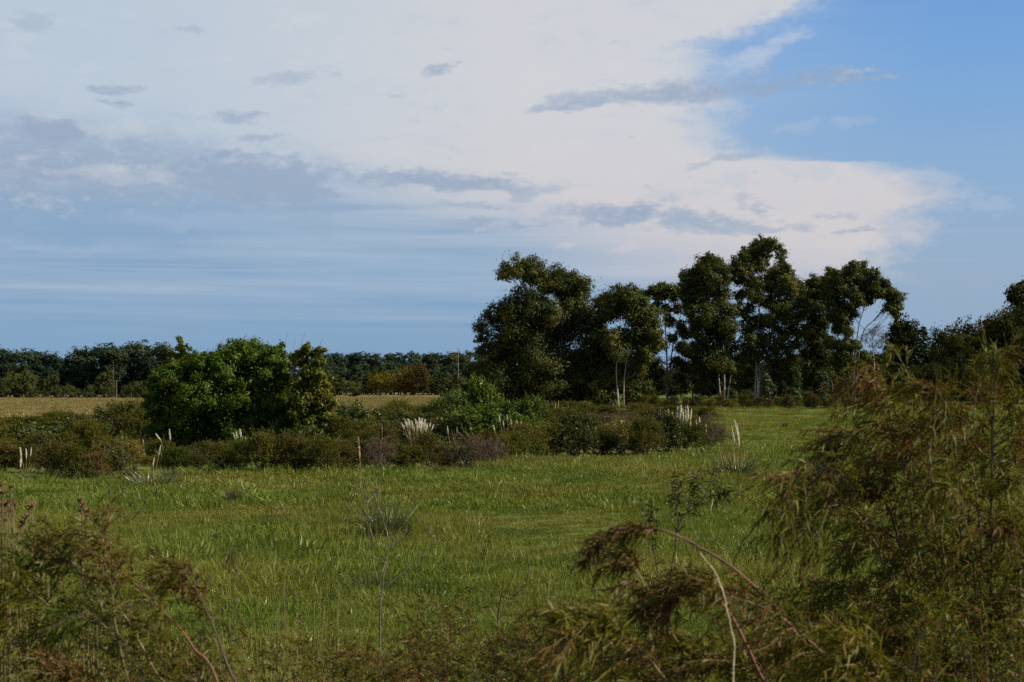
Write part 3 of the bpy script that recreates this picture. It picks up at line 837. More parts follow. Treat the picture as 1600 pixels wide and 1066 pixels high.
# scrub at the foot of the far wood, autumn trees in the meadow's end
def round_clumps(w, h, n, low=0.12):
    out = []
    for _ in range(n):
        t = random.random(); a = random.uniform(0, 6.28)
        r = w * math.sqrt(max(0.0, 1 - (2 * t - 1) ** 2)) * random.uniform(0.35, 0.85)
        out.append((r * math.cos(a), r * math.sin(a), h * (low + (0.86 - low) * t), random.uniform(0.2, 0.3) * min(w * 2, h)))
    return out
M['scrub_far'] = leaf_mat('far_scrub_leaf', (0.040, 0.052, 0.018), (0.070, 0.080, 0.028), (0.034, 0.046, 0.022), patch=0.1, trans=0.2, gloss=0.0)
scrubs = [proto_tree('scrub_tree', 'tmp', 'small tree', 4.5, round_clumps(2.4, 4.5, 14, 0.1), M['scrub_far'], M['dark_bark'], 1500, (0.42, 0.22), 0.1, spread=0.4, subs=6) for _ in range(2)]
for i in range(34):
    px = -70 + i * 10 + random.uniform(-7, 7); d = random.uniform(294, 316)
    p, s = top_scale(px, random.choice([580, 588, 594, 600, 606, 610]) + random.uniform(-4, 4), d, 4.5)
    w = min(s, 0.95) * random.uniform(0.8, 1.2)
    put(scrubs[i % 2], 'sc%d' % (i % 2), 'olive green bush along the foot of the far wood by the dry meadow', p, random.uniform(0, 6.28), (w, w, s), 'olive bushes along the foot of the far wood')
for px, top, k, rl in ((520, 588, 0, 'a'), (540, 592, 1, 'a'), (553, 596, 0, 'a'), (700, 594, 1, 'a'), (720, 590, 0, 'a'), (735, 596, 1, 'a'), (690, 590, 0, 'a')):
    p, s = top_scale(px, top, 335 + random.uniform(-6, 6), 4.5)
    put(scrubs[k], 'sc%d' % k, 'olive bush beside the yellow autumn trees at the meadow end', p, random.uniform(0, 6.28), (s * 1.5, s * 1.5, s), 'olive bushes beside the yellow autumn trees')

pixel_tree('autumn_tree', 'low yellow-green autumn tree before the dark wood', 'tree', (592, 622), 340, [(578, 602, 8), (588, 594, 9), (600, 588, 9), (608, 598, 10), (594, 606, 11), (615, 606, 9), (580, 610, 8)], [[(595, 620), (595, 600)]], M['autumn_leaf'], M['dark_bark'], 1800, (0.5, 0.26), seed=31, r_trunk=0.15)
pixel_tree('autumn_tree', 'golden-tan rounded autumn tree, taller of the yellow pair', 'tree', (632, 622), 338, [(622, 586, 8), (634, 582, 8), (642, 590, 9), (626, 596, 11), (640, 602, 10), (630, 608, 11), (618, 604, 8)], [[(632, 620), (632, 596)]], M['autumn_leaf'], M['dark_bark'], 1800, (0.5, 0.26), seed=32, r_trunk=0.15)
pixel_tree('rusty_tree', 'rust brown tree beside the golden autumn tree', 'tree', (656, 622), 336, [(650, 580, 8), (660, 578, 7), (664, 590, 9), (652, 594, 11), (660, 604, 11), (650, 608, 9), (668, 602, 6)], [[(657, 620), (657, 592)]], M['rust_leaf'], M['dark_bark'], 1800, (0.5, 0.26), seed=33, r_trunk=0.15)

# a thin mast beyond the wood and two posts in the meadow
def mast(name, label, cat, px, top, bot, d, r, mat, arms=()):
    p = at(px, 600, d); p[2] = float(ground_z(p[0], p[1])); h = at(px, top, d)[2] - p[2]
    t = thing(name, label, cat, p)
    g = Geo(); tube(g, np.array([(0, 0, -0.2), (0, 0, h * 0.5), (0, 0, h)]), [r, r * 0.8, r * 0.5], 6)
    obj('pole', g.mesh('pole', mat, smooth=True), t)
    for f, w in arms:
        g = Geo(); tube(g, np.array([(-w, 0, h * f), (w, 0, h * f)]), [r * 0.6] * 2, 4)
        obj('crossbar', g.mesh('crossbar', mat), t)
    return t
M['mast'] = bark_mat('grey_mast', (0.20, 0.20, 0.20), (0.14, 0.14, 0.14), 1.0, 1.0)
M['post'] = bark_mat('weathered_post', (0.22, 0.18, 0.13), (0.13, 0.10, 0.08), 5.0, 0.2)
mast('mast', 'thin grey mast standing over the far wood', 'mast', 716, 540, 620, 392, 0.10, M['mast'], ((0.93, 0.5), (0.86, 0.35)))
mast('post', 'slender tall post standing in the dry meadow', 'post', 182.5, 594, 636, 160, 0.035, M['post'], ((0.97, 0.2),))
mast('post', 'short pale fence post at the foot of the far wood', 'post', 29, 624, 633, 190, 0.09, M['post'])

# ---------------------------------------------------------------- dark trees behind and beside the grove
woods = [proto_tree('broadleaf_tree', 'tmp', 'tree', 10.0, round_clumps(4.0, 10.0, 26, 0.12), M['wood_leaf'], M['dark_bark'], 9000, (0.40, 0.2), 0.2, spread=0.38, subs=10) for _ in range(4)]
for i in range(34):
    px = 752 + i * 21 + random.uniform(-8, 8); d = random.uniform(235, 275)
    p, s = top_scale(px, 553 + random.uniform(-14, 14) + (12 if 990 < px < 1075 else 0), d, 10.0)
    put(woods[i % 4], 'w%d' % (i % 4), 'dark leafy tree closing the view behind the eucalyptus trunks', p, random.uniform(0, 6.28), (s * 1.25, s * 1.25, s), 'dark trees behind the eucalyptus grove')
wood_right = [(1486, 512, 168, 1.0), (1508, 494, 175, 1.0), (1462, 540, 166, 0.9), (1536, 500, 172, 1.0), (1562, 486, 165, 1.05), (1580, 476, 178, 1.0), (1618, 470, 168, 1.0), (1655, 470, 175, 1.0), (1690, 480, 170, 1.0), (1730, 470, 172, 1.0),
              (1545, 545, 150, 1.2), (1500, 552, 150, 1.2), (1590, 540, 152, 1.2), (1640, 540, 150, 1.2), (1455, 566, 158, 1.2), (1425, 570, 160, 1.2), (1385, 575, 176, 1.2)]
for i, (px, top, d, wd) in enumerate(wood_right):
    p, s = top_scale(px, top, d, 10.0)
    put(woods[i % 4], 'w%d' % (i % 4), 'dark rounded tree massed in the near wood past the pointed conifer', p, random.uniform(0, 6.28), (s * 0.8 * wd, s * 0.8 * wd, s), 'dark rounded trees of the near wood')
pixel_tree('eucalyptus_tree', 'tall dark tree with a small ragged top over the near wood', 'tree', (1592, 625), 172, [(1586, 458, 10), (1597, 452, 11), (1580, 466, 8), (1606, 462, 13), (1618, 470, 15), (1592, 474, 12), (1610, 490, 20), (1590, 500, 16)], [[(1592, 622), (1594, 540), (1597, 470)]], M['wood_leaf'], M['dark_bark'], 5000, (0.42, 0.22), seed=41, twigs=1)
pixel_tree('broadleaf_tree', 'round-headed dark tree between the grove and the pointed conifer', 'tree', (1413, 625), 172, [(1413, 508, 11), (1402, 516, 11), (1424, 518, 11), (1410, 530, 15), (1426, 536, 13), (1398, 536, 13), (1412, 552, 18), (1430, 560, 14), (1396, 560, 14)], [[(1413, 624), (1413, 540)]], M['wood_leaf'], M['dark_bark'], 5000, (0.4, 0.22), seed=42)
def conifer(px, top, d):
    p, h = top_scale(px, top, d, 1.0)
    t = thing('conifer_tree', 'pointed dark conifer with tiered branches beside the near wood', 'conifer', p)
    g = Geo(); tube(g, np.array([(0, 0, -0.2), (0.05, 0, h * 0.5), (0, 0, h)]), [0.2, 0.12, 0.02], 6); obj('trunk', g.mesh('trunk', M['dark_bark'], smooth=True), t)
    P, A, Nn = [], [], []
    for k in range(26):
        f = k / 26; z = h * (0.06 + 0.92 * f); R_ = (1 - f) ** 0.85 * h * 0.27 * random.uniform(0.75, 1.15) + 0.12
        for j in range(7):
            a = random.uniform(0, 6.28)
            for q in np.linspace(0.15, 1, 12):
                P.append((R_ * q * math.cos(a) + random.gauss(0, .06), R_ * q * math.sin(a) + random.gauss(0, .06), z - 0.25 * R_ * q + 0.16 * R_ * q * q + random.gauss(0, .07)))
                A.append((math.cos(a) + random.gauss(0, .4), math.sin(a) + random.gauss(0, .4), -0.25)); Nn.append((random.gauss(0, .3), random.gauss(0, .3), 1))
    g = Geo(); rhombs(g, P, np.array(A), np.array(Nn), 0.45, 0.2); obj('crown', g.mesh('crown', M['pine_leaf']), t, kind='stuff')
conifer(1443, 505, 166)

# ---------------------------------------------------------------- the eucalyptus grove
EL_ = (0.29, 0.115)
E = M['euc_leaf']; B = M['euc_bark']; DB = M['dark_bark']
pixel_tree('eucalyptus_tree', 'broad spreading eucalyptus with a flat top at the meadow end of the grove', 'eucalyptus', (850, 640), 152,
    [(800, 424, 17), (788, 430, 10), (820, 420, 15), (842, 428, 15), (868, 432, 15), (858, 444, 16), (888, 440, 15), (905, 444, 14), (915, 450, 9), (830, 438, 14),
     (880, 458, 15), (905, 462, 13), (800, 478, 16), (822, 470, 15), (842, 466, 13), (785, 490, 14), (765, 494, 13), (750, 512, 10), (758, 522, 7), (776, 510, 13), (800, 500, 19), (828, 495, 20), (856, 490, 18), (884, 488, 17), (908, 490, 17),
     (790, 528, 16), (766, 545, 12), (752, 548, 9), (778, 552, 15), (808, 530, 22), (838, 526, 22), (868, 524, 22), (898, 520, 20), (922, 512, 15), (800, 562, 22), (832, 560, 24), (866, 560, 24), (898, 556, 22), (926, 548, 15),
     (768, 580, 18), (790, 598, 22), (824, 596, 24), (860, 596, 24), (894, 592, 22), (924, 586, 14), (762, 604, 14), (800, 622, 18), (840, 624, 20), (880, 622, 20), (912, 616, 16)],
    [[(852, 642), (850, 600), (846, 560), (842, 520), (830, 470), (812, 440)], [(858, 642), (864, 590), (872, 540), (884, 490), (892, 455)]], E, DB, 120000, EL_, depth=0.55, r_trunk=0.34, twigs=2, seed=1)
pixel_tree('eucalyptus_tree', 'eucalyptus with twin pale trunks beside the flat-topped tree', 'eucalyptus', (966, 642), 150,
    [(958, 466, 14), (975, 462, 12), (990, 466, 13), (942, 474, 12), (1004, 474, 11), (950, 490, 16), (968, 484, 15), (990, 490, 17), (1012, 496, 14), (936, 506, 13), (1004, 512, 16), (1022, 520, 12), (932, 528, 14), (956, 524, 13), (984, 524, 14), (1008, 534, 14), (1028, 542, 9),
     (944, 552, 16), (968, 550, 15), (994, 554, 15), (1012, 560, 10), (938, 582, 18), (966, 580, 14), (990, 584, 16), (930, 606, 16), (952, 612, 15), (1000, 610, 14), (988, 622, 14), (1008, 626, 9), (940, 626, 14)],
    [[(967, 641), (965, 610), (963, 580), (966, 530), (972, 480)], [(975, 640), (975, 600), (978, 570), (986, 520), (992, 485)]], E, B, 72000, EL_, depth=0.6, r_trunk=0.15, twigs=2, seed=2, clear_below=572)
pixel_tree('eucalyptus_tree', 'thin eucalyptus with bare gaps under an umbrella top and a dark trunk', 'eucalyptus', (1043, 634), 166,
    [(1022, 454, 9), (1036, 450, 10), (1050, 452, 10), (1062, 456, 9), (1010, 460, 8), (1000, 462, 7), (1030, 462, 11), (1052, 464, 11), (1068, 466, 8), (1024, 480, 8), (1040, 482, 10), (1058, 484, 10), (1074, 484, 8), (1080, 494, 6), (1046, 506, 7), (1062, 508, 9), (1030, 520, 6), (1070, 524, 8), (1050, 530, 9), (1036, 540, 8), (1064, 544, 10),
     (1076, 552, 8), (1000, 500, 9), (1005, 540, 10), (1085, 520, 9), (1088, 562, 10), (1070, 602, 10), (1006, 612, 10), (1020, 548, 8), (1012, 578, 10), (1030, 584, 9), (1072, 576, 10), (1060, 592, 9), (1020, 566, 9), (1016, 590, 10), (1028, 604, 9), (1056, 566, 8)],
    [[(1043, 633), (1042, 600), (1042, 560), (1040, 520), (1036, 480), (1034, 455)], [(1042, 596), (1050, 550), (1060, 510), (1066, 475)]], E, DB, 34000, EL_, depth=0.6, r_trunk=0.22, twigs=2, seed=3, rmul=1.4, extra=0.3, clear_below=572)
pixel_tree('eucalyptus_tree', 'round-topped eucalyptus on three slim white trunks', 'eucalyptus', (1132, 638), 160,
    [(1106, 404, 8), (1116, 410, 9), (1096, 410, 8), (1090, 420, 9), (1106, 420, 12), (1124, 422, 11), (1076, 430, 9), (1092, 436, 12), (1112, 438, 13), (1130, 438, 9), (1070, 444, 8), (1082, 452, 12), (1100, 456, 14), (1122, 454, 12), (1074, 466, 8), (1088, 472, 12), (1108, 476, 13), (1128, 474, 12), (1080, 486, 8), (1104, 496, 14), (1128, 496, 14), (1146, 490, 9), (1086, 510, 9), (1112, 516, 14),
     (1136, 520, 14), (1096, 534, 12), (1124, 538, 13), (1148, 542, 10), (1084, 548, 9), (1106, 556, 13), (1136, 560, 12), (1094, 576, 12), (1118, 582, 12), (1142, 584, 11), (1106, 600, 10), (1152, 600, 8)],
    [[(1132, 637), (1132, 600), (1131, 560), (1128, 500), (1118, 440), (1108, 412)], [(1127, 632), (1124, 600), (1122, 570), (1112, 500), (1096, 440)], [(1135, 636), (1139, 606), (1141, 585), (1136, 520), (1126, 460)]], E, B, 66000, EL_, depth=0.6, r_trunk=0.17, twigs=2, seed=4, clear_below=572)
pixel_tree('eucalyptus_tree', 'tallest eucalyptus of the grove, its crown stepped around an open gap', 'eucalyptus', (1182, 637), 162,
    [(1182, 382, 7), (1192, 380, 8), (1202, 384, 8), (1176, 388, 7), (1212, 386, 8), (1222, 394, 7), (1220, 404, 7), (1222, 414, 6), (1162, 394, 6), (1160, 402, 7), (1172, 398, 7), (1188, 396, 9), (1201, 400, 5), (1196, 412, 6), (1180, 408, 9), (1164, 412, 9), (1150, 412, 8), (1144, 422, 7), (1154, 424, 10), (1170, 424, 11), (1186, 420, 8), (1212, 422, 8), (1222, 426, 8), (1230, 420, 6),
     (1206, 436, 11), (1222, 440, 11), (1236, 432, 8), (1240, 444, 9), (1190, 446, 11), (1170, 444, 11), (1152, 440, 9), (1248, 452, 10), (1232, 456, 12), (1214, 456, 12), (1254, 464, 8), (1178, 464, 12), (1156, 462, 10), (1240, 474, 12), (1220, 478, 13), (1198, 474, 12), (1258, 478, 7), (1168, 484, 12), (1150, 488, 9), (1250, 494, 9), (1230, 498, 13), (1206, 500, 13), (1184, 506, 12), (1164, 510, 11),
     (1244, 516, 12), (1222, 522, 13), (1198, 532, 12), (1172, 534, 12), (1240, 538, 11), (1216, 548, 12), (1190, 556, 11), (1166, 560, 11), (1232, 564, 11), (1210, 574, 12), (1174, 582, 9), (1226, 590, 10), (1200, 596, 9)],
    [[(1183, 637), (1184, 600), (1182, 570), (1184, 520), (1188, 470), (1192, 420), (1196, 390)], [(1180, 634), (1180, 590), (1181, 550)], [(1184, 610), (1187, 585), (1186, 570), (1206, 520), (1216, 470), (1216, 410)]], E, B, 84000, EL_, depth=0.6, r_trunk=0.2, twigs=2, seed=5, clear_below=572)
pixel_tree('eucalyptus_tree', 'leafy eucalyptus hidden low between the tallest tree and the leaning one', 'eucalyptus', (1268, 634), 172,
    [(1262, 446, 8), (1272, 442, 8), (1284, 440, 8), (1266, 458, 10), (1282, 456, 11), (1262, 474, 9), (1278, 474, 12), (1268, 492, 11), (1286, 496, 12), (1262, 510, 10), (1280, 516, 12), (1266, 532, 12), (1286, 540, 12), (1260, 552, 10), (1278, 562, 12), (1296, 566, 10), (1266, 580, 11), (1286, 588, 11), (1258, 600, 9), (1276, 608, 10)],
    [[(1268, 634), (1270, 590), (1272, 530), (1274, 470)], [(1304, 632), (1300, 600), (1290, 560), (1286, 500)]], E, DB, 40000, EL_, depth=0.7, r_trunk=0.18, twigs=1, seed=6)
pixel_tree('eucalyptus_tree', 'leaning eucalyptus with a wide crown and bare drooping limbs, nearest the conifer', 'eucalyptus', (1340, 637), 160,
    [(1332, 420, 8), (1344, 420, 8), (1322, 428, 8), (1356, 428, 7), (1366, 424, 6), (1298, 428, 8), (1308, 434, 8), (1294, 440, 9), (1316, 440, 10), (1332, 436, 11), (1350, 440, 10), (1366, 438, 8), (1376, 444, 8), (1386, 444, 6), (1300, 454, 12), (1322, 456, 12), (1344, 456, 12), (1364, 456, 11), (1382, 458, 10), (1394, 456, 7), (1402, 466, 7), (1394, 472, 9), (1404, 480, 6), (1400, 490, 6),
     (1392, 482, 8), (1296, 472, 11), (1314, 476, 12), (1334, 474, 11), (1354, 470, 9), (1304, 494, 12), (1320, 500, 11), (1330, 490, 9), (1310, 516, 11), (1326, 522, 9), (1302, 536, 11), (1322, 544, 11), (1336, 540, 8), (1310, 564, 11), (1330, 570, 10), (1350, 560, 9), (1344, 590, 10), (1320, 594, 9), (1400, 500, 4)],
    [[(1340, 636), (1342, 608), (1334, 580), (1328, 540), (1322, 500), (1314, 460)], [(1334, 560), (1346, 528), (1366, 500), (1386, 476), (1396, 466)], [(1330, 560), (1340, 520), (1350, 480), (1350, 450)]], E, DB, 62000, EL_, depth=0.6, r_trunk=0.15, twigs=2, seed=7, clear_below=572)
pixel_tree('dead_tree', 'bare grey tree showing pale twigs behind the leaning eucalyptus', 'tree', (1366, 628), 178, [(1360, 520, 9), (1372, 516, 8), (1350, 530, 8), (1380, 528, 8), (1366, 540, 10)], [[(1366, 627), (1366, 570), (1362, 530)]], M['grey_twig'], B, 700, (0.5, 0.05), twigs=12, seed=8, r_trunk=0.18)

# young trees and ivied stems at the grove's foot
for px, top, w, mat, lab, sd in ((1199, 588, 9, M['grey_leaf'], 'grey-green sapling close against the white trunks of the tallest eucalyptus', 51), (1244, 578, 7, M['ivy_leaf'], 'narrow bright sapling wrapped in ivy standing alone at the grove foot', 52), (1286, 582, 9, M['grey_leaf'], 'grey-green sapling next to the narrow ivied one', 53), (1222, 600, 7, M['wood_leaf'], 'dark sapling between the two pale grey-green ones', 54)):
    cl = []; y = top
    while y < 634:
        cl.append((px + random.uniform(-.35, .35) * w, y, w * (0.55 + 0.5 * (y - top) / 50))); y += w * 0.55
    pixel_tree('sapling', lab, 'sapling', (px, 637), 156, cl, [[(px, 637), (px, top + 6)]], mat, M['dark_bark'], 2200, (0.26, 0.14), limbs=False, r_trunk=0.06, seed=sd, spread=0.4)

# ---------------------------------------------------------------- the dense round tree in the thicket
pixel_tree('dense_tree', 'large dense dark green round tree standing in the thicket', 'tree', (365, 722), 47,
    [(258, 588, 12), (246, 600, 10), (300, 562, 11), (320, 564, 11), (276, 576, 10), (240, 630, 12), (382, 540, 9), (368, 546, 11), (396, 546, 10), (350, 552, 11), (412, 552, 11), (384, 556, 16), (362, 564, 16), (404, 566, 16), (338, 562, 10), (424, 560, 13), (436, 548, 7), (441, 540, 5), (326, 572, 13), (346, 580, 18), (376, 584, 20), (408, 588, 20), (434, 582, 15), (446, 566, 9),
     (304, 572, 10), (290, 578, 9), (274, 586, 9), (266, 574, 6), (310, 592, 18), (286, 600, 16), (264, 600, 13), (248, 606, 10), (240, 592, 6), (252, 624, 15), (280, 626, 20), (312, 622, 22), (346, 614, 22), (382, 618, 24), (416, 620, 22), (444, 610, 17), (240, 644, 12), (262, 652, 18), (292, 656, 22), (328, 654, 24), (366, 652, 24), (402, 654, 24), (436, 648, 20),
     (460, 634, 14), (240, 672, 13), (262, 682, 18), (296, 688, 22), (334, 688, 22), (372, 688, 22), (408, 684, 20), (440, 678, 17), (460, 664, 12), (280, 710, 16), (320, 712, 16), (360, 712, 16), (400, 708, 16)],
    [[(365, 722), (366, 680), (372, 630), (380, 575)], [(340, 722), (336, 670), (320, 620), (308, 590)], [(395, 722), (404, 670), (424, 610), (434, 565)]], M['bush_leaf'], DB, 195000, (0.090, 0.046), depth=0.45, r_trunk=0.12, subs=12, hang=0.15, spread=0.34, fill=0.3, seed=11, rmul=1.55, extra=1.6)
pixel_tree('loose_tree', 'paler yellow-green loose tree growing against the dense round tree', 'tree', (485, 722), 46,
    [(474, 556, 8), (478, 546, 6), (470, 568, 9), (462, 560, 7), (495, 556, 7), (500, 550, 6), (488, 552, 4), (500, 566, 8), (482, 580, 10), (470, 592, 12), (496, 584, 9), (504, 600, 10), (488, 606, 13), (468, 618, 14), (506, 620, 11), (518, 632, 8), (492, 632, 14), (470, 648, 14), (508, 650, 12), (522, 660, 8), (484, 664, 15), (508, 680, 12), (466, 684, 13), (488, 694, 13)],
    [[(485, 722), (484, 660), (480, 600), (476, 560)], [(490, 720), (498, 650), (502, 600), (499, 560)], [(470, 720), (464, 650), (455, 590), (455, 548)]], M['loose_leaf'], M['shrub_wood'], 30000, (0.11, 0.055), depth=0.6, r_trunk=0.045, subs=8, spread=0.34, seed=12, twigs=3)
pixel_tree('sapling', 'slim leafy shoot standing up over the dense round tree', 'sapling', (284, 722), 48.6,
    [(281, 531, 4), (284, 538, 5), (280, 545, 5), (287, 545, 3), (296, 545, 3), (285, 552, 4), (268, 552, 4), (276, 562, 7), (290, 564, 7), (262, 568, 6), (284, 578, 9), (270, 584, 8)],
    [[(284, 722), (286, 660), (284, 600), (282, 532)], [(284, 600), (272, 575), (264, 552)], [(284, 590), (292, 560), (299, 545)]], M['loose_leaf'], M['shrub_wood'], 3600, (0.10, 0.055), depth=0.6, r_trunk=0.035, limbs=False, seed=13)
# bare canes that stand out over it
def canes(label, pxs, d, mat, r=0.007):
    t = None
    for i, (x0, y0, x1, y1) in enumerate(pxs):
        p = at(x0, y0, d); q = at(x1, y1, d)
        b = V3(p[0], p[1], float(ground_z(p[0], p[1])))
        if t is None: t = thing('cane_clump', label, 'canes', b); o0 = b
        g = Geo(); m = V3(b[0] * .6 + p[0] * .4, b[1], (b[2] + p[2]) / 2)
        tube(g, bez([b - o0, m - o0, p - o0, q - o0 + V3(0, 0, 0)], 8), np.linspace(r * 1.6, r * 0.5, 8), 4)
        obj('cane', g.mesh('cane', mat), t)
canes('thin bare canes sticking up over the dense round tree crown', [(345, 560, 349, 525), (381, 550, 382, 526), (409, 555, 411, 528), (445, 545, 450, 520), (458, 560, 461, 528), (469, 548, 477, 519), (498, 550, 505, 528)], 47.5, M['shrub_wood'])

# ---------------------------------------------------------------- the thicket: single shrubs
def shrub_proto(mat, n, length, width, lobes=6, twiggy=0.0, along=0.8, wood='shrub_wood', fluff=0.34, stems=16, tall=1.0):
    t = thing('shrub', 'tmp', 'shrub', (0, 0, 0))
    L = []
    for i in range(lobes):
        a = 6.283 * i / lobes + RNG.uniform(-.5, .5); r = RNG.uniform(0.15, 0.42)
        z = RNG.uniform(0.45, 0.80) * tall
        L.append((r * math.cos(a), r * math.sin(a), z, RNG.uniform(0.17, 0.26)))
        L.append((r * 1.15 * math.cos(a + .4), r * 1.15 * math.sin(a + .4), RNG.uniform(0.18, 0.4), RNG.uniform(0.18, 0.26)))
    L.append((0, 0, 0.72 * tall, 0.24))
    L = np.array(L)
    g = Geo()
    for i in range(stems):
        e = L[i % len(L)]
        tip = e[:3] + RNG.normal(0, .5, 3) * e[3] + V3(0, 0, e[3] * RNG.uniform(0.2, 1.1))
        b = V3(RNG.normal(0, .08), RNG.normal(0, .08), -0.05)
        tube(g, bez([b, b * 0.5 + tip * 0.5 + RNG.normal(0, .05, 3), tip], 6), np.linspace(0.013, 0.003, 6), 4)
    obj('stems', g.mesh('stems', M[wood]), t, kind='stuff')
    g = Geo()
    # sprays: short upward shoots on the lobes, each carrying its leaves
    ns = n // 14
    w = L[:, 3] ** 2; k = RNG.choice(len(L), ns, p=w / w.sum())
    d = rnd_dirs(ns) + V3(0, 0, 0.35); d = unit(d)
    root = L[k, :3] + d * L[k, 3:4] * RNG.uniform(0.3, 0.8, (ns, 1))
    sd = unit(d * 0.8 + V3(0, 0, along) + RNG.normal(0, .35, (ns, 3)))
    sl = RNG.uniform(0.10, 0.26, ns)
    t_ = RNG.random((ns, 14)); 
    p = root[:, None, :] + sd[:, None, :] * (t_ * sl[:, None])[..., None] + RNG.normal(0, fluff * 0.06, (ns, 14, 3))
    p = p.reshape(-1, 3); p[:, 2] = np.maximum(p[:, 2], 0.02)
    ax = unit(np.repeat(sd, 14, 0) + RNG.normal(0, .6, (len(p), 3)))
    nr = unit(RNG.normal(size=(len(p), 3)) * 0.55 + np.repeat(d, 14, 0) * 1.1 + V3(0, 0, 0.3))
    rhombs(g, p, ax, nr, length * RNG.uniform(0.6, 1.3, len(p)), width * RNG.uniform(0.7, 1.3, len(p)))
    obj('foliage', g.mesh('foliage', M[mat]), t, kind='stuff')
    return t

SHR = {
    'brown': [shrub_proto('brown_shrub', 7000, 0.060, 0.016) for _ in range(2)],
    'olive': [shrub_proto('olive_shrub', 8000, 0.060, 0.017) for _ in range(3)],
    'dark': [shrub_proto('dark_shrub', 7000, 0.065, 0.022, along=0.4) for _ in range(2)],
    'yellow': [shrub_proto('yellow_shrub', 6000, 0.060, 0.018) for _ in range(1)],
    'pale': [shrub_proto('pale_shrub', 3600, 0.085, 0.040, along=0.3) for _ in range(1)],
    'green': [shrub_proto('green_shrub', 8000, 0.080, 0.030, lobes=9, along=0.7) for _ in range(2)],
    'grey': [shrub_proto('grey_twig', 5200, 0.075, 0.009, along=0.9, stems=34) for _ in range(2)],
}
WORDS = {'brown': 'reddish brown shrub', 'olive': 'olive brown shrub', 'dark': 'dark green shrub', 'yellow': 'yellow-green shrub', 'pale': 'pale-leaved shrub', 'green': 'bright green leafy shrub', 'grey': 'greyish bare twiggy shrub'}
used = {}
def shrub(kind, px, top, hw, label, group, base=None, d=None, wide=1.25, tall=1.22):
    if d is None: p = foot(px, base); d = p[1]
    else: p = at(px, 600, d); p[2] = float(ground_z(p[0], p[1]))
    h = (at(px, top, d)[2] - p[2]) * random.uniform(0.72 if tall < 1.2 else 0.9, tall)
    w = hw * random.uniform(0.8, 1.05) * d / FPX
    i = used.get(kind, 0); used[kind] = i + 1
    pr = SHR[kind][i % len(SHR[kind])]
    sc = (w / 0.55 * wide, w / 0.55 * wide * 0.9, max(0.25, h / 0.93))
    rz = random.uniform(0, 6.28)
    if i < len(SHR[kind]):
        pr.location = tuple(map(float, p)); pr.rotation_euler = (0, 0, rz); pr.scale = sc; pr['label'] = label; pr['group'] = group
        return pr
    return dup(pr, label, p, rz, sc, group)

ORD = 'first second third fourth fifth sixth seventh eighth ninth tenth eleventh twelfth'.split()
def nth(i): return ORD[i] if i < 12 else ('%d' % (i + 1)) + 'th'
FRONT = [(-75, 744, 686, 46, 'olive'), (-30, 744, 692, 40, 'brown'), (6, 743, 694, 34, 'brown'), (42, 743, 690, 34, 'olive'), (80, 744, 694, 34, 'brown'), (112, 744, 690, 36, 'olive'), (150, 745, 696, 30, 'brown'), (182, 744, 694, 26, 'dark'), (209, 738, 692, 17, 'yellow'), (240, 742, 706, 22, 'olive'),
         (272, 740, 692, 26, 'olive'), (310, 739, 708, 22, 'brown'), (346, 740, 690, 30, 'olive'), (378, 739, 684, 30, 'olive'), (412, 738, 673, 34, 'olive'), (452, 738, 690, 34, 'brown'), (494, 738, 684, 34, 'olive'), (534, 738, 694, 30, 'brown'), (566, 738, 690, 28, 'dark'), (598, 738, 692, 28, 'grey'), (634, 736, 686, 34, 'olive'),
         (668, 734, 684, 30, 'brown'), (700, 732, 680, 32, 'grey'), (734, 730, 676, 32, 'grey'), (768, 728, 672, 30, 'grey'), (800, 726, 672, 34, 'olive'), (834, 722, 662, 34, 'olive'), (866, 719, 658, 28, 'yellow'), (898, 717, 656, 32, 'dark'), (936, 715, 662, 34, 'olive'), (972, 714, 664, 30, 'yellow'), (1006, 713, 657, 32, 'olive'), (1040, 712, 656, 32, 'dark'), (1074, 709, 655, 32, 'olive'), (1104, 704, 654, 28, 'grey'), (1124, 697, 664, 20, 'grey')]
cnt = {}
tot = len(FRONT)
for i, (px, base, top, hw, kd) in enumerate(FRONT):
    n = tot - 1 - i
    lab = WORDS[kd] + ', ' + nth(n) + ' along the thicket edge from its tip in the field'
    shrub(kd, px, top, hw, lab, 'shrubs along the field edge of the thicket', base=base + random.choice((-7, -4, 0, 0, 3)), tall=1.12)
